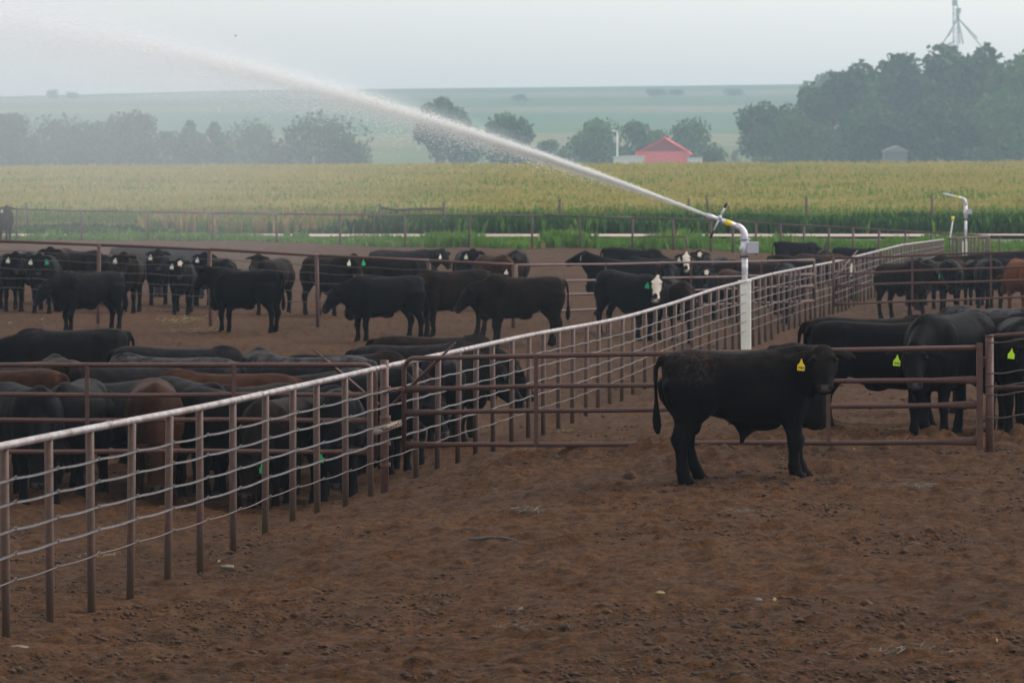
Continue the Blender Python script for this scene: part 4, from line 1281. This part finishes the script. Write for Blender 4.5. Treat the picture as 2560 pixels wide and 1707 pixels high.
litter('straw_clump', 'small pale wisp between the bull and the bottom right', 'straw', 1858, 1287, 3, .9, .1)
litter('straw_clump', 'bleached straw patch right of the black steer by the tall fence post', 'straw', 470, 810, 0, 2.6, .1)
litter('straw_clump', 'bleached straw patch below the black steer by the tall fence post', 'straw', 510, 834, 1, 2.0, .1)
litter('straw_clump', 'bright straw at the far side of the gate under the lime-tagged steer', 'straw', 2235, 1108, 0, .9, .1)

def rock(name, label, cat, px, py, sz, mat, seed):
    r = random.Random(seed); V, Fs = [], []
    ellipsoid(V, Fs, (0, 0, 0), sz, 10, 6)
    V = [Vector(v) * r.uniform(.82, 1.15) for v in V]
    X, Y = at(px, ground_hit(px, py))
    tag(obj(name, mesh_from(name, V, Fs, [mat]), None, (X, Y, gz(X, Y) + sz[2] * .4 + .015)), label, cat)
rock('flat_stone', 'flat pale stone at the foot of the sixth front fence post', 'stone', 567, 1425, (.075, .05, .02), M_BONE, 1)
rock('flat_stone', 'pale flat lump by the lower left corner', 'stone', 47, 1632, (.09, .06, .03), M_BONE, 2)
rock('dirt_lump', 'dark round lump of dirt left of the bull\'s hind hooves', 'dirt', 1575, 1201, (.065, .06, .05), M_CLOD, 3)
rock('flat_stone', 'small grey stone in the middle of the bare dirt', 'stone', 1895, 1508, (.035, .03, .02), M_STONE, 4)
rock('dry_chip', 'small tan chip in the dirt below the bull', 'chip', 1648, 1490, (.04, .03, .018), M_STRAW, 5)
X, Y = at(1230, ground_hit(1230, 1358)); b = MB()
b.tube([(-.21, 0, .03), (-.10, .05, .035), (0, .02, .05), (.12, .03, .04), (.21, -.06, .03)], .011, 6)
tag(b.build('old_cord', plain('grey_cord', (.06, .06, .07), .7), None, True, (X, Y, gz(X, Y))), 'dark curled cord lying in the open dirt', 'cord')

def straw_litter():
    m = 26
    u = rng.uniform(-40, 2600, m); Y = 1 / rng.uniform(1 / 125., 1 / 29.5, m); X = (u - 1280) / F * Y
    Z = gz_np(X, Y)
    V, T = [], []
    for i in range(m):
        a = rng.uniform(0, 3.14); l = rng.uniform(.010, .030) * (1 + Y[i] / 90); w = rng.uniform(.003, .007) * (1 + Y[i] / 90)
        c, s_ = math.cos(a), math.sin(a); k = len(V)
        for (p, q, h) in ((-l, -w, .02), (l, -w, .028), (l, w, .045), (-l, w, .036)):
            V.append((X[i] + p * c - q * s_, Y[i] + p * s_ + q * c, Z[i] + h))
        T.append((k, k + 1, k + 2, k + 3))
    tag(obj('straw_litter', tri_mesh('straw_litter', V, T, [M_STRAW, M_BONE], rng.integers(0, 2, m))), 'bits of straw and chaff strewn over the pen floor', 'straw', kind='stuff')
straw_litter()

# ------------------------------------------------------------------ weeds, tall grass, corn
def blades(name, X, Y, hgt, wid, per, mats, fm, label, cat, spread=.22, zf=verge_z, tilt=.5):
    m = len(X) * per
    xb = np.repeat(X, per) + rng.normal(0, spread, m); yb = np.repeat(Y, per) + rng.normal(0, spread, m)
    h = np.repeat(hgt, per) * rng.uniform(.55, 1.15, m)
    zb = zf(xb, yb) - .05
    an = rng.uniform(0, 6.283, m); tl = rng.uniform(0.05, tilt, m) * h
    dx, dy = np.cos(an) * tl, np.sin(an) * tl
    pa = an + 1.57 + rng.normal(0, .6, m); w = wid * rng.uniform(.6, 1.4, m)
    wx, wy = np.cos(pa) * w, np.sin(pa) * w
    V = np.stack([np.stack([xb - wx * .5, yb - wy * .5, zb], -1), np.stack([xb + wx * .5, yb + wy * .5, zb], -1),
                  np.stack([xb + dx * .45 + wx, yb + dy * .45 + wy, zb + h * .6], -1), np.stack([xb + dx, yb + dy, zb + h], -1), np.stack([xb + dx * .45 - wx, yb + dy * .45 - wy, zb + h * .6], -1)], 1)
    k = (np.arange(m) * 5)[:, None, None]
    T = np.array([(0, 1, 2), (0, 2, 4), (4, 2, 3)])[None] + k
    fmi = np.repeat(np.repeat(fm, per), 3)
    me = tri_mesh(name, V.reshape(-1, 3), T.reshape(-1, 3), mats, fmi)
    tag(obj(name, me), label, cat, kind='stuff')

def pxX(px, Y): return (px - 1280) * Y / F
m = 5200
Y = rng.uniform(211.5, 227, m); px = rng.uniform(-250, 2750, m); X = pxX(px, Y)
pn = vnoise(X / 3.0, Y / 3.0, 41)
hg = .18 + .45 * np.clip(pn - .3, 0, 1); hg = hg * np.where(Y > 222, .5, 1.0); hg = hg + np.where((vnoise(X / 2.5, Y / 9., 47) > np.where(px > 1250, .56, .70)) & (px > 700), .30, 0) * np.clip(.7 + (px - 300) / 900 * .5, .7, 1.25)
blades('weeds', X, Y, hg, .085, 7, [M_WEED, M_DRYG], (rng.random(m) < .03).astype(int), 'bright green weeds along the back fence', 'weeds', .25)
# dark tall grass between road and corn
m = 5200
Y = rng.uniform(242, 256, m); px = np.where(rng.random(m) < .9, rng.uniform(760, 2760, m), rng.uniform(40, 460, m)); X = pxX(px, Y)
hg = .72 + .40 * vnoise(X / 4., Y / 4., 43); hg *= np.clip((px - 760) / 120, .35, 1) * np.where(px < 600, 1.1, 1)
blades('tall_grass', X, Y, hg, .10, 8, [M_TALLG, M_WEED], (rng.random(m) < .12).astype(int), 'dark green tall grass between the road and the corn', 'grass', .3)
m = 1500
Y = rng.uniform(244, 260, m); px = rng.uniform(380, 900, m); X = pxX(px, Y)
blades('dry_grass', X, Y, .75 + .5 * vnoise(X / 2., Y / 2., 44), .08, 6, [M_DRYG, M_WEED], (rng.random(m) < .35).astype(int), 'dry yellow grass and stalks left of the dark grass', 'grass', .3)

def corn():
    rowd = Vector((.36, .933)); perp = Vector((.933, -.36))
    P = []
    def fill(y0, y1, rs, ps, jit):
        ymid = (y0 + y1) / 2
        n1 = int(2 * .13 * y1 * .9 / rs) + int((y1 - y0) / rs); 
        t = np.arange(-260, 260, rs); q = np.arange(0, 800, ps)
        A, B = np.meshgrid(t, q)
        x = A * perp.x + B * rowd.x - 90; y = A * perp.y + B * rowd.y + 150
        x = x + rng.normal(0, jit, x.shape); y = y + rng.normal(0, jit, y.shape)
        k = (y > y0) & (y <= y1) & (np.abs(x) < .128 * y)
        P.append((x[k], y[k]))
    fill(263, 285, 1.2, .34, .06); fill(285, 340, 1.4, .5, .08); fill(340, 430, 1.7, .65, .12); fill(430, 604, 1.8, .95, .2)
    X = np.concatenate([p[0] for p in P]); Y = np.concatenate([p[1] for p in P])
    m = len(X); Z = verge_z(X, Y)
    print('corn plants', m)
    # the stand is thinner and lower in streaks
    H = np.interp(Y, [262, 300, 400], [.95, 1.15, 1.7]) + .3 * (vnoise(X / 9, Y / 9, 51) - .5) + rng.normal(0, .10, m)
    big = np.clip((Y - 263) / 340, 0, 1) * .55 + 1.0
    V, T, Fm = [], [], []
    def add(v, t, f):
        base = sum(len(a) for a in V)
        n, k = v.shape[:2]
        V.append(v.reshape(-1, 3)); T.append((np.array(t)[None] + (np.arange(n) * k)[:, None, None] + base).reshape(-1, 3)); Fm.append(np.full(n * len(t), f) if np.isscalar(f) else np.repeat(f, len(t)))
    for li in range(6):
        an = rng.uniform(0, 6.283, m); h0 = H * (.30 + .125 * li) ; ln = rng.uniform(.35, .6, m) * big; w = .055 * big * rng.uniform(.8, 1.3, m)
        ca, sa = np.cos(an), np.sin(an)
        def pt(r, z, o): return np.stack([X + ca * r - sa * o, Y + sa * r + ca * o, Z + z], -1)
        v = np.stack([pt(0 * ln, h0, -w * .6), pt(0 * ln, h0, w * .6), pt(ln * .55, h0 + .18, w), pt(ln * .55, h0 + .18, -w), pt(ln, h0 + .02, 0 * w)], 1)
        add(v, [(0, 1, 2), (0, 2, 3), (3, 2, 4)], 0)
    for li in range(4):
        an = rng.uniform(0, 6.283, m); ca, sa = np.cos(an), np.sin(an); w = .040 * big * (rng.random(m) < np.clip(2.2 * vnoise((X * perp.x + Y * perp.y) / 3.2, (X * rowd.x + Y * rowd.y) / 9., 53) - .45, .12, .95)); tl = rng.uniform(.05, .22, m) * big; th = rng.uniform(.15, .32, m)
        def pt(r, z, o): return np.stack([X + ca * r - sa * o, Y + sa * r + ca * o, Z + z], -1)
        v = np.stack([pt(0 * w, H - .25, -w * .4), pt(0 * w, H - .25, w * .4), pt(tl, H + th, w), pt(tl, H + th, -w)], 1)
        add(v, [(0, 1, 2), (0, 2, 3)], 1)
    w = .02 * big
    v = np.stack([np.stack([X - w, Y, Z], -1), np.stack([X + w, Y, Z], -1), np.stack([X, Y, Z + H], -1)], 1)
    add(v, [(0, 1, 2)], (rng.random(m) < .45).astype(int))
    me = tri_mesh('corn', np.concatenate(V), np.concatenate(T), [M_CORNL, M_CORNT], np.concatenate(Fm))
    tag(obj('corn', me), 'tasselled corn field stretching behind the road', 'corn', kind='stuff')
corn()

# old posts by the corn and the dipped pipe frame
def wood_post(label, px, y0, s, h, lean):
    X, Y = at(px, s); g = gz(X, Y); top = ZC - (y0 - YH) / s
    b = MB(); b.tube([(0, 0, -.3), (0, 0, (top - g) * .5), (lean, 0, top - g)], [.075, .07, .06], 8)
    tag(b.build('fence_post', M_WOODP, None, True, (X, Y, g)), label, 'post', 'old posts by the corn')
for (lab, px, y0, s, ln) in [('leaning dark post by the corn at the upper left', 70, 506, 48, -.12), ('thin grey post in the corn left of the water jet', 1400, 497, 48, 0), ('weathered post left of the jet nozzle at the corn edge', 1720, 496, 48, .05),
                             ('pinkish leaning post above the jet nozzle', 1772, 489, 47.5, -.12), ('grey post in the corn above the bull', 2016, 491, 48, 0), ('faint grey post left of the idle sprinkler', 2330, 488, 48, 0)]:
    wood_post(lab, px, y0, s, 0, ln)
p0, p1 = W(950, 530, 49), W(1110, 528, 49)
fr = tag(empty('hitching_rail', ((p0.x + p1.x) / 2, p0.y, gz((p0.x + p1.x) / 2, p0.y))), 'two short dark posts joined by a low bar at the road side', 'pipe frame')
off = Vector(fr.location)
for p, yt in ((950, 509), (1110, 506)):
    q = W(p, yt, 49); b = MB(); b.tube([Vector((q.x, q.y, gz(q.x, q.y) - .2)) - off, q - off], .075, 8); b.build('post', M_WOODP, fr)
b = MB(); b.tube([W(951, 519, 49) - off, W(990, 525, 49) - off, W(1060, 522, 49) - off, W(1109, 522, 49) - off], .07, 8); b.build('bar', M_WOODP, fr)

# ------------------------------------------------------------------ trees
def tree_mesh(seed, kind, asp):
    """unit tree of height 1 and width 1/asp"""
    r = np.random.default_rng(seed); hw = .5 / asp
    # a few big boughs give the crown its lobes; leaf clumps fill and fringe them
    lobes = []
    if kind == 'cedar':
        for k in range(9):
            z = .12 + .80 * k / 8; lobes.append((r.normal(0, .03), r.normal(0, .03), z, hw * (1.02 - z) * 1.15 + .03, .10))
    else:
        lobes.append((0, 0, .52, hw * .62, .36))
        nl = 11
        for k in range(nl):
            a = k * 2.4 + seed; z = r.uniform(.22, .80); rad = hw * r.uniform(.36, .58) * (1 - .25 * abs(z - .5))
            d = hw * 1.0 - rad * r.uniform(.7, 1.0)
            d *= math.sqrt(max(.15, 1 - ((z - .42) / .56) ** 2))
            lobes.append((math.cos(a) * d, math.sin(a) * d, z, rad, rad * r.uniform(.75, 1.0)))
        lobes.append((r.normal(0, hw * .2), r.normal(0, hw * .2), .82, hw * .42, .17))
        lobes.append((r.normal(0, hw * .3), r.normal(0, hw * .3), .74, hw * .5, .18))
    V = []
    for (cx, cy, cz, rx, rz) in lobes:
        n = int(360 * (rx / hw) ** 1.3) + 120
        o = r.normal(0, 1, (n, 3)); o /= np.linalg.norm(o, axis=1)[:, None]
        # clumpy shell
        k = np.sin(o[:, 0] * 7 + seed + cz * 9) * np.sin(o[:, 1] * 8 + cx * 20) * np.sin(o[:, 2] * 7 + cy * 20)
        rr = (.80 + .22 * k + r.normal(0, .06, n)) * np.where(r.random(n) < .25, r.uniform(.3, .9, n), 1)
        cen = np.stack([cx + o[:, 0] * rx * rr, cy + o[:, 1] * rx * rr, cz + o[:, 2] * rz * rr], -1)
        u = r.normal(0, 1, (n, 3)); u /= np.linalg.norm(u, axis=1)[:, None]
        v = np.cross(u, r.normal(0, 1, (n, 3))); v /= np.linalg.norm(v, axis=1)[:, None]
        sz = r.uniform(.018, .040, n)[:, None]
        V.append(np.stack([cen - u * sz, cen + v * sz * .75, cen + u * sz, cen - v * sz * .75], 1))
    V = np.concatenate(V); V[..., 2] = np.maximum(V[..., 2], .03); m = len(V)
    T = np.arange(m * 4).reshape(m, 4)
    b = MB()
    b.tube([(0, 0, -.05), (.01, 0, .12), (0, .01, .3), (.02, 0, .62)], [.032, .026, .02, .008], 8)
    for k in range(6):
        a = k * 1.05 + seed; z = .14 + .05 * k
        b.tube([(0, 0, z), (math.cos(a) * hw * .4, math.sin(a) * hw * .4, z + .10), (math.cos(a) * hw * .8, math.sin(a) * hw * .8, z + .22)], [.014, .01, .004], 6)
    return (V.reshape(-1, 3), T, b)
KINDS = ['oak', 'oak', 'oak', 'oak', 'cedar', 'oak']
TREES = [tree_mesh(1, 'oak', 1.0), tree_mesh(2, 'oak', 1.0)]
_tc = {}
def tree(label, px, s, top_py, width_px, var, leaf='dark', group=None, base_z=None, trunk_mat=None):
    if s > 9: s = s / 1.6
    X, Y = at(px, s)
    bz = base_z if base_z is not None else float(hz2(np.array([X]), np.array([Y]))[0]) if Y > 615 else gz(X, Y)
    h = ZC + (YH - top_py) / s - bz; w = width_px / s
    asp = min((.6, .85, 1.15, 1.5, 2.0), key=lambda q: abs(math.log(q * w / h)))
    key = (var, leaf, asp)
    if key not in _tc:
        V, T, b = tree_mesh(var + 1, KINDS[var], asp)
        mat = {'dark': M_LEAFD, 'light': M_LEAFL, 'pale': M_LEAFP}[leaf]
        _tc[key] = (tri_mesh('crown', V, T, [mat]), mesh_from('trunk', b.v, b.f, [trunk_mat or M_BARK]))
    root = tag(empty('tree', (X, Y, bz), random.uniform(0, 6)), label, 'tree', group)
    root.scale = (w * asp, w * asp, h)
    obj('crown', _tc[key][0], root); obj('trunk', _tc[key][1], root)
    return root
GT = 'trees beyond the corn on the left'
for a in [('round hazy tree cut off at the upper left edge', 25, 16, 278, 180, 0, 'dark'), ('hazy round tree, second from the left edge beyond the corn', 130, 15.2, 293, 170, 2, 'dark'), ('broad hazy tree third from the left edge', 225, 16, 300, 150, 1, 'dark'),
          ('small hazy tree with a spiky top left of the tall one', 275, 15.4, 298, 80, 4, 'dark'), ('tall narrow hazy tree in the left tree line', 330, 15.6, 272, 110, 3, 'dark'), ('low hazy tree right of the tall narrow tree', 400, 16.4, 325, 130, 5, 'dark'),
          ('spiky hazy cedar in the left tree line', 480, 15.8, 302, 110, 4, 'dark'), ('second spiky hazy cedar beside the first', 540, 15.6, 306, 110, 4, 'dark'), ('bushy hazy tree left of the big mist-covered one', 640, 15.2, 305, 160, 0, 'light'),
          ('big mist-covered round tree at the right end of the left tree line', 775, 16, 288, 240, 2, 'dark'), ('low bushy tree under the big mist-covered one', 860, 16.6, 330, 110, 1, 'dark')]:
    tree(*(a[:4] + (int(a[4] * 1.3),) + a[5:]), group=GT)
GC2 = 'trees in the middle distance'
for a in [('tall tree just above the middle of the water jet', 1095, 15, 236, 120, 3, 'dark'), ('leafy tree leaning right behind the tall one above the jet', 1150, 14.6, 262, 110, 0, 'dark'), ('round tree left of the bright bush above the jet', 1272, 15.4, 275, 150, 2, 'dark'),
          ('small bright green bush left of the lamp pole', 1380, 16, 345, 90, 5, 'light'), ('round green tree behind the lamp pole', 1490, 15.6, 292, 170, 1, 'light'), ('round green tree right behind the red barn roof', 1600, 15.4, 296, 140, 0, 'light'),
          ('round green tree right of the red barn', 1735, 15.6, 293, 170, 2, 'light'), ('low green shrub right of the red barn', 1775, 17, 370, 120, 5, 'light')]:
    tree(*a, group=GC2)
GG = 'trees of the big right grove'
for a in [('leftmost tree of the big grove with drooping edge', 1930, 16.4, 250, 200, 3, 'dark'), ('rounded tree at the left shoulder of the big grove', 2030, 16, 205, 200, 1, 'dark'), ('hazy tree peeping out behind the left shoulder of the grove', 2060, 11, 172, 130, 0, 'dark'),
          ('tall tree where the grove steps up', 2150, 16.2, 145, 220, 2, 'dark'), ('grove tree left below the tower', 2260, 16, 120, 230, 0, 'dark'), ('tallest grove tree right under the tower', 2370, 16, 98, 240, 5, 'dark'),
          ('tall grove tree right of the tower', 2470, 16.3, 103, 230, 2, 'dark'), ('grove tree at the right photo edge', 2570, 16.8, 112, 220, 3, 'light'), ('low tree along the foot of the grove, left', 2010, 17, 290, 240, 0, 'dark'),
          ('low tree along the foot of the grove, middle', 2190, 17.2, 262, 260, 1, 'dark'), ('low tree along the foot of the grove, right', 2380, 17.4, 240, 280, 3, 'dark'), ('low bright tree at the right foot of the grove', 2520, 17.6, 220, 220, 2, 'light'),
          ('grove tree beyond the right photo edge', 2680, 17, 130, 240, 1, 'dark')]:
    tree(*a, group=GG)
GH = 'tiny trees on the far hill'
for a in [('tiny tree clump on the far left skyline', 132, 4.2, 224, 36, 0), ('second tiny tree clump on the far left skyline', 180, 4.2, 230, 40, 2), ('tiny dark trees on the far hill above the barn', 1640, 4.6, 222, 60, 1), ('tiny trees on the far hill right of the first', 1690, 4.6, 224, 50, 3),
          ('tiny trees on the far hill left of the grove', 1835, 4.6, 220, 60, 2), ('pale tiny trees on the hillside above the jet middle', 1300, 4.8, 236, 50, 5)]:
    tree(*a, leaf='dark', group=GH)

def dead_tree():
    X, Y = at(1838, 10.8); bz = 3.4
    root = tag(empty('dead_tree', (X, Y, bz)), 'pale bleached forked bush left of the grove foot', 'tree')
    b = MB(); r = random.Random(4)
    for k in range(26):
        a = r.uniform(-1.0, 1.0); L = r.uniform(3.5, 7.2)
        d = Vector((math.sin(a) * .8, r.uniform(-.3, .3), math.cos(a)))
        p = Vector((r.uniform(-.3, .3), 0, 0))
        b.tube([p, p + d * L * .5 + Vector((r.uniform(-.2, .2), 0, .2)), p + d * L + Vector((r.uniform(-.5, .5), 0, .3))], [.12, .09, .04], 5)
    b.build('branches', M_PALEB, root)
    V, T, _ = TREES[1]; q = V.copy(); keep = (np.arange(len(T)) % 4 == 0)
    c = obj('crown', tri_mesh('crown', q, T[keep], [M_LEAFP]), root, (0, 0, 2.4)); c.scale = (2.7, 2.7, 4.6)
dead_tree()

# ------------------------------------------------------------------ buildings and tower
def barn():
    s = 11.0; X, Y = at(1660, s); z0 = 3.2
    root = tag(empty('barn', (X, Y, z0), R(-4)), 'red barn with a steep gable roof beyond the corn', 'barn')
    w = 5.7; eav = (ZC + (450 - 379) / s) - z0; pk = (ZC + (450 - 345) / s) - z0; dp = 9.0
    b = MB()
    b.v = [Vector(v) for v in [(-w, -dp, -1), (w, -dp, -1), (w, -dp, eav), (-w, -dp, eav), (-w, dp, -1), (w, dp, -1), (w, dp, eav), (-w, dp, eav)]]
    b.f = [(0, 1, 2, 3), (5, 4, 7, 6), (1, 5, 6, 2), (4, 0, 3, 7)]; b.m = [0] * 4
    b.build('wall', M_BARNW, root, False)
    for y, nm in ((-dp, 'gable'), (dp, 'gable')):
        b = MB(); t = -.02 if y < 0 else .02
        b.v = [Vector(v) for v in [(-w - .1, y + t * 3, eav), (w + .1, y + t * 3, eav), (.5, y + t * 3, pk - .1), (-w - .1, y, eav), (w + .1, y, eav), (.5, y, pk - .1)]]
        b.f = [(0, 1, 2), (5, 4, 3), (0, 3, 4, 1), (1, 4, 5, 2), (2, 5, 3, 0)]; b.m = [0] * 5
        b.build(nm, M_BARND, root, False)
    for sx in (-1, 1):
        b = MB()
        e = Vector((sx * (w + .55), 0, eav - .45)); p = Vector((.5, 0, pk)); u = Vector((0, dp + .5, 0)); th = Vector((0, 0, -.28))
        b.v = [e - u, e + u, p + u, p - u, e - u + th, e + u + th, p + u + th, p - u + th]
        b.f = [(0, 1, 2, 3), (7, 6, 5, 4), (0, 4, 5, 1), (1, 5, 6, 2), (2, 6, 7, 3), (3, 7, 4, 0)]; b.m = [0] * 6
        b.build('roof', M_BARNR, root, False)
        b = MB(); b.box((sx * (w + .12), -dp - .02, eav / 2 - .3), (.35, .2, eav + .6)); b.build('corner_trim', plain('pale_pink_trim%d' % sx, (.72, .36, .33), .6), root, False)
    b = MB(); b.box((.5, -dp + .2, pk + .05), (.7, .9, .35)); b.build('ridge_cap', M_BARNW, root, False)
barn()
def shed(name, label, px, s, w, top_py, d, mat, roof, ridge=.0, z0=3.6):
    s = s / 1.6; w = w * 1.6; d = d * 1.6; ridge = ridge * 1.6
    X, Y = at(px, s); h = ZC + (450 - top_py) / s - z0
    root = tag(empty(name, (X, Y, z0)), label, 'shed')
    b = MB(); b.box((0, 0, (h - ridge) / 2 - .5), (w, d, h - ridge + 1)); b.build('wall', mat, root, False)
    b = MB(); e = h - ridge; hw = w / 2 + .3; hd = d / 2 + .3
    b.v = [Vector(v) for v in [(-hw, -hd, e), (hw, -hd, e), (hw * .1, -hd, h), (-hw, hd, e), (hw, hd, e), (hw * .1, hd, h), (-hw, -hd, e + .01 - .18), (hw, -hd, e - .17), (-hw, hd, e - .17), (hw, hd, e - .17)]]
    b.f = [(0, 1, 2), (5, 4, 3), (0, 2, 5, 3), (2, 1, 4, 5), (6, 7, 1, 0), (9, 8, 3, 4), (7, 9, 4, 1), (8, 6, 0, 3), (6, 8, 9, 7)]; b.m = [0] * 9
    b.build('roof', roof, root, False)
shed('low_shed', 'long low white shed left of the red barn', 1572, 18, 4.2, 389, 4, M_LWHITE, M_LWHITE, .15)
shed('low_shed', 'small pale lean-to right of the red barn', 1738, 18, 1.9, 388, 3, M_LWHITE, M_LGREY, .2)
shed('small_house', 'small grey house with pale gable roof at the foot of the grove', 2237, 18.2, 3.0, 364, 5, M_LGREY, plain('faded_roof', (.19, .20, .21), .6, var=.06), .75)
X, Y = at(1543, 11.25); lp = tag(empty('lamp_pole', (X, Y, 3.6)), 'grey yard lamp pole left of the red barn', 'lamp pole')
off = Vector(lp.location); b = MB(); b.tube([(0, 0, -.5), W(1543, 329, 11.25) - off], [.22, .15], 8); b.build('pole', M_LWHITE, lp)
b = MB(); b.tube([W(1543, 330, 11.25) - off, W(1538, 326, 11.25) - off, W(1534, 328, 11.25) - off], .13, 6); b.build('arm', M_LWHITE, lp)
b = MB(); b.tube([W(1533, 325, 11.25) - off, W(1533, 330, 11.25) - off], [.25, .45], 10); b.build('lamp_head', M_LWHITE, lp)

def tower():
    s = 9.1; X, Y = at(2389, s); z0 = 3.5
    root = tag(empty('grain_elevator', (X, Y, z0)), 'hazy steel grain elevator tower with spouts above the grove', 'tower')
    off = Vector(root.location); P = lambda px, py: W(px, py, s) - off
    top = P(2389, 14).z
    for k, (dx, dy) in enumerate(((-.6, -.6), (.6, -.6), (.6, .6), (-.6, .6))):
        b = MB(); b.tube([(dx * 1.25, dy * 1.25, -1), (dx, dy, top)], .10, 6); b.build('leg', M_STEEL, root)
    z = 2.5
    while z < top - 1:
        b = MB()
        for (a, c) in (((-.72, -.72), (.72, -.72)), ((.72, -.72), (.72, .72)), ((.72, .72), (-.72, .72)), ((-.72, .72), (-.72, -.72))):
            b.tube([(a[0], a[1], z), (c[0], c[1], z)], .07, 5); b.tube([(a[0], a[1], z), (c[0], c[1], z + 2.5)], .06, 5)
        b.build('brace', M_STEEL, root); z += 2.5
    b = MB(); b.box(P(2387, 8), (1.35, 1.3, 1.6)); b.box(P(2388, 3), (1., 1., .6)); b.build('head_house', M_STEEL, root, False)
    b = MB(); b.box(P(2396, 27) + Vector((0, -.3, 0)), (1.2, 1.3, 1.4)); b.box(P(2394, 40) + Vector((0, -.3, 0)), (.9, 1.3, 1.4)); b.build('distributor', M_STEEL, root, False)
    for (e, th) in (((2370, 92), .17), ((2352, 118), .18), ((2408, 110), .18), ((2400, 110), .15), ((2444, 96), .17), ((2455, 118), .18)):
        b = MB(); b.tube([P(2395, 46), P(*e)], th, 6); b.build('spout', M_STEEL, root)
tower()

# a bird far off
X, Y, Z = W(588, 91, 40)
bd = MB()
bd.tube([(-.12, 0, 0), (0, 0, .03), (.13, 0, .01), (.2, 0, .0)], [.02, .06, .05, .01], 8)
bd.v += [Vector(v) for v in [(.0, 0, .04), (.10, 0, .04), (.0, -.34, .16), (.06, -.36, .15), (.0, .34, .16), (.06, .36, .15)]]
k = len(bd.v) - 6; bd.f += [(k, k + 1, k + 3, k + 2), (k + 1, k, k + 4, k + 5)]; bd.m += [0, 0]
bd.v = [v * .55 for v in bd.v]
tag(bd.build('bird', M_BLACK, None, True, (X, Y, Z)), 'tiny dark bird high above the water jet', 'bird')

# ------------------------------------------------------------------ haze
def haze():
    b = MB(); b.box((0, 0, 31.5), (10000, 10000, 69))
    m = bpy.data.materials.new('haze'); m.use_nodes = True; nt = m.node_tree
    nt.nodes.remove(nt.nodes['Principled BSDF'])
    pv = nt.nodes.new('ShaderNodeVolumePrincipled')
    pv.inputs['Color'].default_value = (.66, .83, 1.0, 1); pv.inputs['Density'].default_value = .00027; pv.inputs['Anisotropy'].default_value = .2
    nt.links.new(pv.outputs[0], nt.nodes['Material Output'].inputs['Volume'])
    o = b.build('haze', m, None, False)
    tag(o, 'pale summer haze over the fields', 'haze', kind='stuff')
haze()
